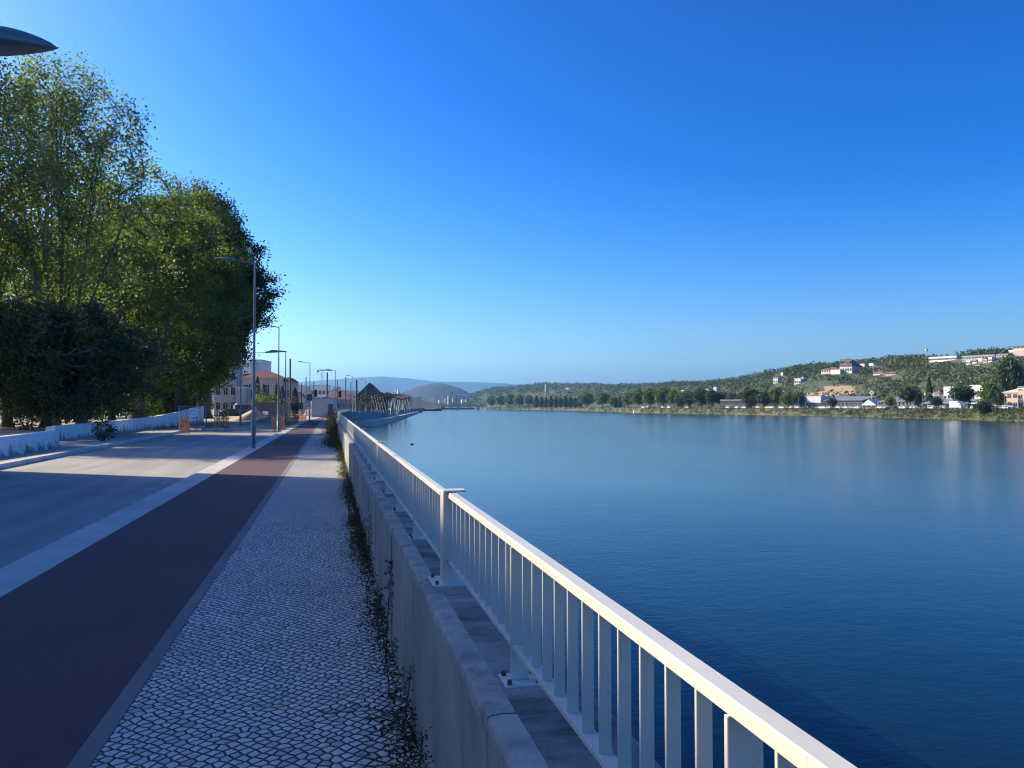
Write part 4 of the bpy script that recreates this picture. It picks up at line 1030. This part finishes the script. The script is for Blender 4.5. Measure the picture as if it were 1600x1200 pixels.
# ------------------------------------------------------------------ single trees on the right bank
def far_proto(name,lab,kind,leaf,n,seed,lsz):
    g=np.random.default_rng(seed); o=thing(name,lab,'tree')
    mb=MB(); th={'round':3.2,'tall':1.6,'wide':2.6}[kind]
    mb.tube([(0,0,-1.0),(0,0,th),(.1,0,7)],[.30,.24,.1],7)
    for k in range(6):
        a=k*1.05; mb.tube([(0,0,th*.8),(math.cos(a)*1.5,math.sin(a)*1.5,th+2),(math.cos(a)*2.6,math.sin(a)*2.6,th+4)] if kind!='tall' else [(0,0,th),(math.cos(a)*.6,math.sin(a)*.6,th+2.5)],[.14,.08,.03][:3 if kind!='tall' else 2],5)
    mb.build('trunk',m_bark,o)
    if kind=='tall':
        z=g.uniform(.07,1,n); rr=1.45*np.sin(np.pi*np.clip(z,.03,.97)**.8)**.7*np.sqrt(g.uniform(.2,1.15,n)); a=g.uniform(0,6.28,n); P=np.stack([np.cos(a)*rr,np.sin(a)*rr,z*10],1)
    else:
        m=46; cz=g.normal(size=(m,3)); cz/=np.linalg.norm(cz,axis=1,keepdims=True); cz*=g.uniform(.45,.86,(m,1))
        sx,szz,zc=(4.2,4.2,5.9) if kind=='round' else (5.0,3.3,6.2)
        cen=cz*np.array([sx,sx,szz])+np.array([0,0,zc]); P=(cen[g.integers(0,m,n)]+g.normal(0,.82,(n,3)))
        P[:,2]=np.clip(P[:,2],.9,10.3)
    V,Q=leaf_quads(P,lsz,.3,.75,g); link(bpy.data.objects.new('crown',np_mesh('far_crown',V,Q,leaf)),o); return o
PR={'l':far_proto('broadleaf_tree','','round',lf_far,2600,51,.85),'d':far_proto('broadleaf_tree','','round',lf_far2,2600,52,.85),'p':far_proto('poplar_tree','','tall',lf_far2,900,53,.7),'w':far_proto('broadleaf_tree','','wide',lf_far2,2600,54,.85)}
used={}
def bank_tree(k,px,off,top,wpx,lab,grp=None):
    d=db(px)+off; z=terr(px,d); H=ZZ(top,d)-z; hw={'l':4.9,'d':4.9,'w':5.6,'p':1.5}[k]; s=wpx/2/F*d/hw
    loc=(*W(px,d),z); sc_=(s,s,H/10.0)
    if k not in used: used[k]=1; o=PR[k]; o.location=loc; o.scale=sc_; o.rotation_euler=(0,0,rnd.uniform(0,6)); o['label']=lab; 
    else: o=copy_tree(PR[k],None,loc,rnd.uniform(0,6),sc_,lab)
    if grp: o['group']=grp
rows=[('l',[(768,16,618,18),(782,18,617,20),(797,18,615,20),(811,16,616,20),(826,18,617,18)],'pale green tree right of the bridge, %s from the left'),
 ('p',[(838+7.6*i,14,619+2.5*((i*7)%3)/2,9) for i in range(10)],'slim dark poplar in the far bank row, %s from left'),
 ('l',[(917,14,613,28),(941,14,612,30),(957,16,620,16)],'rounded green tree right of the dark poplars, %s from the left'),
 ('p',[(962+6.5*i,16,620,8) for i in range(2)],'dark poplar just left of the big pale green clump, %s from the left'),
 ('l',[(982,18,613,24),(998,22,609,28),(1016,20,607,30),(1036,24,606,32),(1053,20,609,26),(1066,18,612,24)],'tree of the big pale green mid-bank clump, %s from the left'),
 ('d',[(1062,14,616,20),(1078,14,613,24),(1096,22,607,32),(1112,24,609,26),(1128,42,613,26),(1146,44,615,30),(1162,44,613,28)],'dark green tree left of the long white roof, %s from the left'),
 ('l',[(1180,30,610,28),(1232,34,612,28),(1212,34,606,26)],'green tree between the two low buildings, %s from the left'),
 ('d',[(1170,26,606,26),(1194,28,613,26),(1248,26,615,26)],'dark tree between the two low buildings, %s from the left')]
for k,lst,lab in rows:
    grp=lab.split(',')[0]
    for i,(px,off,top,w) in enumerate(sorted(lst)): bank_tree(k,px,off,top,w,lab % nth(i),grp+'s')
for k,px,off,top,w,lab in (('w',1417,22,604,26,'dark spreading tree in front of the long grey roof on the right bank'),('d',1434,26,609,20,'dark round tree at the right end of the long grey roof'),('d',1463,22,620,20,'small dark tree left of the white truck'),('w',1502,24,602,42,'large dark tree above the white truck'),('l',1546,22,597,34,'tall bright green tree between the truck and the peach houses'),('d',1562,20,613,20,'dark tree left of the peach houses'),('d',1535,4,627,30,'dark round bush at the water edge on the right'),('l',1391,24,619,18,'small brownish tree in front of the long grey roof'),('d',1300,40,622,18,'dark tree beside the white shop front'),('d',1580,70,560,40,'dark tree on the hill below the modern house at the right edge'),('p',1452,60,590,10,'dark cypress halfway up the hill, below the long white hall')):
    bank_tree(k,px,off,top,w,lab)
# ------------------------------------------------------------------ buildings of the right bank and hill
def onbank(px,off): d=db(px)+off; return d,terr(px,d)
def shop(lab,px0,px1,top,off,wall,roof='flat',rm=None,rh=.0,depth=14,win=None,turn=-26,name='shop_building',cat='building',chim=False):
    d,z=onbank((px0+px1)/2,off); return house(name,lab,px0,px1,top,d,z,depth,wall,roof,rm,rh,win,turn,None,cat,chim=chim)
shop('long low building with a white roof edge between the dark clump and the red tree',1122,1168,625.5,19,m_dkwall,'flat',m_wht,0,14,(8,1,3.0,2.0,.6,3))
shop('small white block under the white roof edge of the left low building',1129,1136,629,15,m_wht,'flat',m_wht,0,4)
shop('white shop with a dark band of windows left of the long grey roof',1254,1284,620,48,m_wht,'flat',m_wht,0,12,(5,1,3.2,2.2,.9,3))
shop('long dark shop hall under a grey sheet roof, left of the peach shop',1284,1350,619,52,m_dkwall,'shed',m_groof,2.4,18,(9,1,2.8,2.4,.5,3))
shop('white and peach shop with a jagged gable under the diamond sign',1346,1369,624,40,m_peach,'gable',m_wht,3.0,10,(3,1,1.9,2.0,.5,3))
shop('long grey roofed hall right of the diamond sign',1369,1442,619.5,54,m_dkwall,'shed',m_groof,2.6,18,(12,1,2.6,2.0,.6,3))
shop('low grey roofed store behind the white truck',1438,1512,624,52,m_grey,'shed',m_groof,2.0,12,(8,1,2.4,1.8,.6,3))
shop('white house with three dark windows left of the red roof',1444,1459,614.5,82,m_wht,'flat',None,0,8,(3,1,1.0,1.3,3.6,3),name='white_house',cat='house')
shop('low house with a bright red roof behind the small dark tree',1455,1472,609,90,m_pale,'hip',m_tile,2.2,8,(3,1,1,1.4,2.8,3),name='red_roofed_house',cat='house')
shop('white villa with a tall chimney tower right of the red roofed house',1474,1491,605,86,m_wht,'flat',None,0,9,(3,2,1.1,1.4,1.2,3.2),name='white_villa',cat='house')
shop('white long house with a grey side behind the large dark tree',1514,1547,602.5,92,m_wht,'flat',m_wht,0,10,(6,2,1.2,1.3,1.4,3.2),name='white_house',cat='house')
shop('peach terraced house with a cream hipped top at the right edge',1563,1600,607,50,m_peach,'hip',m_sill,1.6,10,(4,2,1.4,1.5,.9,3.2),name='peach_house',cat='house')
shop('tall peach house cut by the right edge of the photo',1590,1625,608,38,m_peach,'flat',m_wht,0,10,(4,3,1.3,1.4,.8,2.9),name='peach_house',cat='house')
def hillhouse(lab,px0,px1,top,base,wall,roof='hip',rm=None,rh=1.6,depth=8,win=None,turn=-28,name='hill_house',cat='house',chim=False):
    x,y,z,d=hillpoint((px0+px1)/2,base); return house(name,lab,px0,px1,top,d,min(z,ZZ(base,d)),depth,wall,roof,rm,rh,win,turn,None,cat,chim=chim)
hillhouse('massive old convent block with a red hipped roof and rows of windows on the hill',1311,1333,561.5,584,m_pale,'hip',m_tile,6,18,(5,3,1.5,2.0,2.4,4.2),name='convent_building',cat='building')
hillhouse('long low red roofed wing of the old convent, left of its main block',1282,1312,573,584,m_pale,'hip',m_tile,2.4,12,(7,1,1.3,1.8,1.6,4),name='convent_wing',cat='building')
hillhouse('white terrace wall below the old convent',1298,1314,578,585,m_wht,'flat',None,0,4,name='terrace_wall',cat='wall')
hillhouse('white house with two blocks on the wooded slope left of the convent',1208,1216,591,599,m_wht,'flat',m_wht,0,8,(2,2,1.4,1.6,1,3.4))
hillhouse('white house with a lower white wall left of the convent drive',1241,1252,592,600,m_wht,'flat',m_wht,0,8,(3,1,1.4,1.6,1,3.4))
hillhouse('small white house just left of the convent',1252,1256,587,595,m_wht,'hip',m_tile,1.2,8,None)
hillhouse('tiny white house on the skyline above the slope left of the convent',1220,1224,582,588,m_wht,'flat',m_wht,0,8,None)
hillhouse('red roofed long house on the slope right of the convent',1364,1382,578.5,586,m_pale,'hip',m_tile,2.2,9,(4,1,1.2,1.5,1,3))
hillhouse('red roofed house with a pale gable, second right of the convent',1381,1402,579,587,m_pink,'hip',m_tile,2.2,9,(4,1,1.2,1.5,1,3))
hillhouse('long white hall on the skyline beside the radio mast',1450,1497,557,565,m_wht,'flat',m_groof,0,14,(12,1,1.6,1.4,1.4,3),name='white_hall',cat='building')
hillhouse('long dark roofed school on the skyline right of the white hall',1502,1556,555,562,m_grey,'flat',m_dkroof,0,14,(10,1,1.8,1.4,1.0,3),name='school_building',cat='building')
for i,(a,b,t_,bs,m_) in enumerate([(1511,1517,564,570,m_wht),(1520,1527,562,568,m_wht),(1529,1536,560,569,m_pale),(1537,1543,558,567,m_peach),(1545,1551,559,566,m_wht),(1524,1533,567,572,m_yel)]):
    hillhouse('small pale hill house below the dark roofed school, %s from the left' % nth(i),a,b,t_,bs,m_,'hip' if i%2 else 'flat',m_tile if i%2 else m_wht,1.0,6,(2,1,.9,1.1,.8,3))
hillhouse('modern white house with round balcony on the hilltop at the right edge',1577,1606,547,556,m_wht,'flat',m_wht,0,12,(5,1,2,1.6,1,3),name='modern_house')
hillhouse('pink upper storey of the modern hilltop house at the right edge',1584,1602,541.5,556,m_pink,'flat',m_dkroof,0,9,(3,1,2,1.5,5,3),name='modern_house')
hillhouse('dark roofed house on the hilltop left of the modern white house',1557,1576,553,558,m_grey,'flat',m_dkroof,0,10,(4,1,1.2,1.2,.6,3))
for i,(a,b,t_,bs) in enumerate([(1102,1111,608,612),(1114,1120,605,612),(1064,1069,610,614),(1340,1352,569,573),(1358,1366,568,572),(884,890,606,609)]):
    hillhouse('far white building among the trees, %s' % ['left of the white tower block','behind the dark clump on the far bank','behind the pale green clump','on the skyline right of the convent','second right of the convent on the skyline','on the hill above the dark poplars'][i],a,b,t_,bs,m_wht,'flat',m_wht,0,10,None)
# radio mast and tall chimney
def lattice(name,lab,px,d,base,top,w,m,cat):
    x,y=W(px,d); H=ZZ(top,d)-base; o=thing(name,lab,cat,(x,y,base)); mb=MB()
    for sx,sy in ((-1,-1),(1,-1),(1,1),(-1,1)): mb.tube([(sx*w,sy*w,-1),(sx*w*.3,sy*w*.3,H)],.14,4)
    for i in range(10):
        u=i/10; r0=w*(1-.7*u); mb.tube([(-r0,-r0,H*u),(r0*.93,-r0*.93,H*(u+.1))],.09,4,False); mb.tube([(r0,r0,H*u),(-r0*.93,r0*.93,H*(u+.1))],.09,4,False)
    mb.build('frame',m,o); MB().box(-.9,.9,-.5,.5,H*.72,H*.86).build('antennas',m_galv,o); return o
x,y,z,d=hillpoint(1449,566); lattice('radio_mast','thin radio mast on the skyline beside the long white hall',1449,d,z,542,.9,m_galv,'mast')
x,y=W(853,1500); o=thing('chimney_stack','slender pale chimney behind the dark poplars of the far bank','chimney',(x,y,2)); H=ZZ(600,1500)-2
MB().lathe([(2.8,-2),(2.2,H*.5),(1.8,H-1)],n=14).build('shaft',m_pale,o); MB().lathe([(2.0,0),(2.0,1),(1.5,1)],(0,0,H-1),14).build('rim',m_conc,o)
# diamond sign on its pole
d,z=onbank(1362,44); x,y=W(1362,d); o=thing('diamond_sign','white diamond shaped sign on a pole above the peach shop','sign',(x,y,z),facing(1362,-6)); zc=ZZ(613.5,d)-z; s=4.4/F*d
MB().tube([(0,.2,0),(0,.2,zc)],.2,8).build('pole',m_galv,o); p=MB().prism([(0,zc-s),(s*.9,zc),(0,zc+s),(-s*.9,zc)],'y',-.2,.1).build('panel',m_wht,o)
MB().prism([(0,zc-s*.35),(s*.3,zc),(0,zc+s*.35),(-s*.3,zc)],'y',-.24,-.204).build('emblem',m_galv,p)
# vehicles along the right bank road
m_car=[m_white,surf('silver paint',(.5,.51,.53),.3,2,.05,40,0,metal=.4),surf('dark paint',(.05,.055,.07),.3,2,.05,40,0),surf('red paint',(.35,.05,.04),.35,2,.05,40,0),surf('yellow paint',(.6,.45,.08),.4,2,.05,40,0)]
cn=['white','silver','dark','red','yellow']
protos=[]
lst=[(1006,0),(1012,1),(1036,0),(1046,0),(1075,0),(1106,2),(1138,0),(1152,0),(1163,1),(1180,2),(1185,0),(1200,4),(1206,0),(1222,0),(1230,3),(1238,1),(1246,0),(1262,2),(1287,0),(1296,1),(1310,0),(1322,0),(1332,1),(1340,0),(1376,0),(1386,1),(1396,2),(1412,0),(1428,0),(1456,0),(1466,2),(1474,1),(1524,0),(1556,0),(1564,1),(1574,0)]
seen={}
for i,(px,c) in enumerate(lst):
    d,z=onbank(px,13); d2,_=onbank(px+6,13); x,y=W(px,d); x2,y2=W(px+6,d2); a=math.atan2(y2-y,x2-x)
    lab='%s car parked along the right bank road, %s car from the left' % (cn[c],nth(i))
    if c not in seen: seen[c]=vehicle('parked_car',lab,'car',(x,y,z),a,m_car[c],group='cars along the right bank road')
    else: copy_tree(seen[c],None,(x,y,z),a,label=lab)
d,z=onbank(1496,11); x,y=W(1496,d); d2,_=onbank(1502,11); x2,y2=W(1502,d2)
o=thing('box_truck','large white box truck parked on the right bank road','truck',(x,y,z),math.atan2(y2-y,x2-x))
MB().cbox(-3.4,1.9,-1.15,1.15,.75,3.0,.03).build('cargo_box',m_white,o)
MB().prism([(2.0,.45),(2.0,2.35),(2.9,2.35),(3.5,1.55),(3.6,.45)],'y',-1.0,1.0).build('cab',m_white,o)
MB().prism([(2.3,1.5),(2.3,2.15),(2.85,2.15),(3.3,1.55)],'y',-1.02,1.02).build('cab_windows',m_glassd,o); MB().box(-3.3,2.0,-.5,.5,.45,.72).build('chassis',m_blk,o)
w=None
for sx in (-2.2,2.6):
    for sy in (-.95,.95):
        if w is None: w=MB().tube([(0,-.14,0),(0,.14,0)],.45,14).build('wheel',m_rub,o,(sx,sy,.45)); MB().tube([(0,-.152,0),(0,.152,0)],.2,10).build('rim',m_galv,w)
        else: copy_tree(w,o,(sx,sy,.45))
for i,px in enumerate((1184,1248,1258,1281,1320,1397,1441,1492,1570)):
    d,z=onbank(px,17); x,y=W(px,d); o=thing('street_lamp','thin pale street lamp on the right bank road, %s from the left' % nth(i),'street lamp',(x,y,z),0,'street lamps on the right bank')
    MB().tube([(0,0,0),(0,0,6.6)],[.1,.06],6).build('pole',m_galv,o); MB().tube([(0,0,6.55),(-1.2,0,6.8)],.05,6).build('arm',m_galv,o); MB().cbox(-1.8,-1.0,-.15,.15,6.78,6.9,.03).build('lamp_head',m_galv,o)
# ------------------------------------------------------------------ foliage masses: the wood on the slope and the scrub along the bank
def clumps(name,cent,rad,nq,leaf,lsz,seed,flat=.75):
    g=np.random.default_rng(seed); cent=np.array(cent); rad=np.array(rad); n=len(cent)
    p=g.normal(size=(n,nq,3)); p/=np.linalg.norm(p,axis=2,keepdims=True); p*=g.uniform(.55,1.05,(n,nq,1)); p[:,:,2]*=flat
    C=(cent[:,None,:]+p*rad[:,None,None]).reshape(-1,3); S=np.repeat(rad*lsz,nq)
    V,Q=leaf_quads(C,S,.3,.75,g); o=bpy.data.objects.new(name,np_mesh(name,V,Q,leaf)); link(o); return tag(o,kind='stuff')
def hides(px,d,z,r):
    for a,b,t_,bs,hd in HOUSES:
        if d<hd+4 and a-1-r*F/d*.9<px<b+1+r*F/d*.9 and HOR-(z+r*1.2-EYE)*F/d<bs-1.0 and HOR-(z-EYE)*F/d>t_-4: return True
    return False
BARE=[(1255,1335,601,619),(1436,1472,598,614),(1470,1560,560,570)]
def bare(px,d,z):
    py=HOR-(z-EYE)*F/d
    return any(a<px<b and c<py<e for a,b,c,e in BARE) and rnd.random()<.85
c1=[];r1=[];c2=[];r2=[]
for i in range(6200):
    px=rnd.uniform(705,1900) if rnd.random()<.9 else rnd.uniform(1900,2350)
    D=float(np.interp(px,RD[0],RD[1])); b0=db(px)+88; d=b0+(D*1.03-b0)*rnd.random()**.85; z=terr(px,d)
    if bare(px,d,z): continue
    r=rnd.uniform(2.0,5.2)*(.55+.45*d/700) ; r=min(r,9)
    if hides(px,d,z,r):
        r=1.5*(.5+.5*d/700)
        if hides(px,d,z,r): continue
    x,y=W(px,d); n=math.sin(px*.031+d*.013)+math.sin(px*.083-d*.021)+rnd.gauss(0,.7)
    (c1 if n>0 else c2).append((x,y,z+r*.45)); (r1 if n>0 else r2).append(r)
lf_ol=leafmat('olive scrub leaves',[(.075,.10,.045),(.105,.125,.055),(.145,.155,.075),(.19,.18,.10)],.3)
clumps('hillside_scrub',c1,r1,26,lf_ol,.42,31); clumps('hillside_wood',c2,r2,28,lf_far2,.40,32,.95)
c3=[];r3=[];c4=[];r4=[]
for i in range(2300):
    px=700+(2000-700)*rnd.random()**.85; b0=db(px); e=rnd.uniform(.3,9.5); d=b0+e; z=terr(px,d); r=rnd.uniform(.5,1.15)*(1+max(0,d-500)/700)
    x,y=W(px,d); k=math.sin(px*.045)+math.sin(px*.11)+rnd.gauss(0,.6)
    (c3 if k>-.2 else c4).append((x,y,max(z,WATER)+r*.35)); (r3 if k>-.2 else r4).append(r)
lf_bank=leafmat('riverbank scrub leaves',[(.04,.055,.018),(.06,.075,.025),(.085,.09,.035),(.11,.10,.05)],.25)
lf_dry=leafmat('dry reed leaves',[(.055,.06,.028),(.08,.075,.036),(.12,.10,.055)],.25)
clumps('riverbank_scrub',c3,r3,26,lf_bank,.45,41,1.0); clumps('riverbank_reeds',c4,r4,26,lf_dry,.45,42,1.0)
# ------------------------------------------------------------------ bridge, far town, birds, buoy
A=Vector((*W(636,1300),0)); B=Vector((*W(760,1300),0)); L=(B-A).length; o=thing('river_bridge','long low concrete road bridge with pale piers crossing the far end of the river','bridge',(A.x,A.y,0),math.atan2(B.y-A.y,B.x-A.x))
m_br=surf('bridge concrete',(.42,.41,.38),.85,.1,.15,2,.1); zt=ZZ(633.2,1300)
MB().box(0,L,0,11,zt-1.9,zt-.4).build('deck',m_br,o); MB().cbox(0,L,-.3,.05,zt-.5,zt+.45,.05).build('parapet',m_conc,o)
pr=None
for px in (655,681,716,747):
    u=(px-636)/(760-636)*L
    if pr is None: pr=MB().prism([(-1.6,-5),(1.6,-5),(1.9,zt-2.9),(3.4,zt-1.9),(-3.4,zt-1.9),(-1.9,zt-2.9)],'y',-.6,11.5).build('pier',m_conc,o,(u,0,0))
    else: copy_tree(pr,o,(u,0,0))
br=MB()
for i in range(40): br.box(L*i/39-.06,L*i/39+.06,-.1,.0,zt+.45,zt+1.1)
br.box(0,L,-.1,0,zt+1.1,zt+1.2); br.build('railing',m_galv,o)
for i,(a,b,t_,m_) in enumerate([(696,703,611,m_pale),(703,713,614,m_peach),(714,719,615,m_wht),(721,727,616,m_pale),(731,736,618,m_wht),(737,742,619,m_peach)]):
    house('apartment_block','tall apartment block behind the bridge, %s from the left' % nth(i),a,b,t_,1900,-.2,18,m_,'flat',None,0,(3,6,2.2,2.0,4,4.6),-14,None,'building')
r=random.Random(4)
for i in range(16):
    a=638+i*7.0+r.uniform(-2,2); w_=r.uniform(4,7); d=r.uniform(1650,2100)
    house('town_house','small pale house in the far town behind the bridge, %s from the left' % nth(i),a,a+w_,r.uniform(618,627),d,-.2,12,[m_wht,m_pale,m_peach,m_pink][i%4],['hip','flat'][i%2],None,1.8,None,r.uniform(-20,20),'houses of the far town')
for i in range(13):
    a=400+i*13+r.uniform(-3,3); w_=r.uniform(6,11); d=r.uniform(520,900)
    house('town_house','pale house on the left town hillside behind the tram masts, %s from the left' % nth(i),a,a+w_,r.uniform(604,616),d,-.2,12,[m_wht,m_pale,m_pale,m_pink][i%4],['hip','flat'][i%2],None,1.8,(3,2,1.2,1.6,2,3.2),r.uniform(-20,20),'houses of the left town')
c5=[];r5=[]
for i in range(900):
    px=r.uniform(330,770); d=r.uniform(380,1900) if px<640 else r.uniform(1560,2300)
    x,y=W(px,d); rr_=r.uniform(1.8,4.0)*(.6+d/1400); c5.append((x,y,rr_*.9)); r5.append(rr_)
clumps('town_trees',c5,r5,24,lf_far2,.45,61,1.0)
# bird over the water
x,y=W(644,44); o=thing('flying_bird','small dark bird flying low over the water right of the railing','bird',(x,y,ZZ(695,44)),facing(644,25))
bb=MB(); bb.tube([(-.17,0,.0),(-.1,0,.01),(0,0,.0),(.1,0,.015),(.17,0,.02),(.21,0,.015)],[.008,.03,.045,.035,.026,.004],8); 
for s in (-1,1):
    bb.add([(.07,s*.03,.02),(-.06,s*.03,.02),(-.03,s*.2,.10),(.07,s*.2,.115),(-.07,s*.40,.055),(-.02,s*.42,.06)],[(0,1,2,3),(3,2,4,5)]); 
bb.add([(-.15,-.015,0),(-.15,.015,0),(-.26,.035,0),(-.26,-.035,0)],[(0,1,2,3)])
bb.v=[(x*.62,y*.62,z*.8) for x,y,z in bb.v]; bb.build('body',surf('dark feathers',(.05,.05,.055),.8,20,.2,80,0),o)
x,y=W(991,570); o=thing('buoy','small white buoy floating near the far bank','buoy',(x,y,WATER))
MB().lathe([(0,-.5),(.9,-.2),(.9,.5),(.5,.9),(.35,2.2),(0,2.3)],n=12).build('float',m_white,o)
# ------------------------------------------------------------------ air
hz=MB().box(-9800,9800,-900,13800,-5.5,560)
t=bpy.data.materials.new('haze'); t.use_nodes=True; tn=t.node_tree.nodes; tl=t.node_tree.links; tn.remove(tn['Principled BSDF'])
pv=tn.new('ShaderNodeVolumePrincipled'); pv.inputs['Color'].default_value=(.24,.58,1.0,1); pv.inputs['Density'].default_value=HAZE; pv.inputs['Anisotropy'].default_value=.45
tl.new(pv.outputs[0],tn['Material Output'].inputs['Volume'])
tag(hz.build('haze',t),kind='stuff')
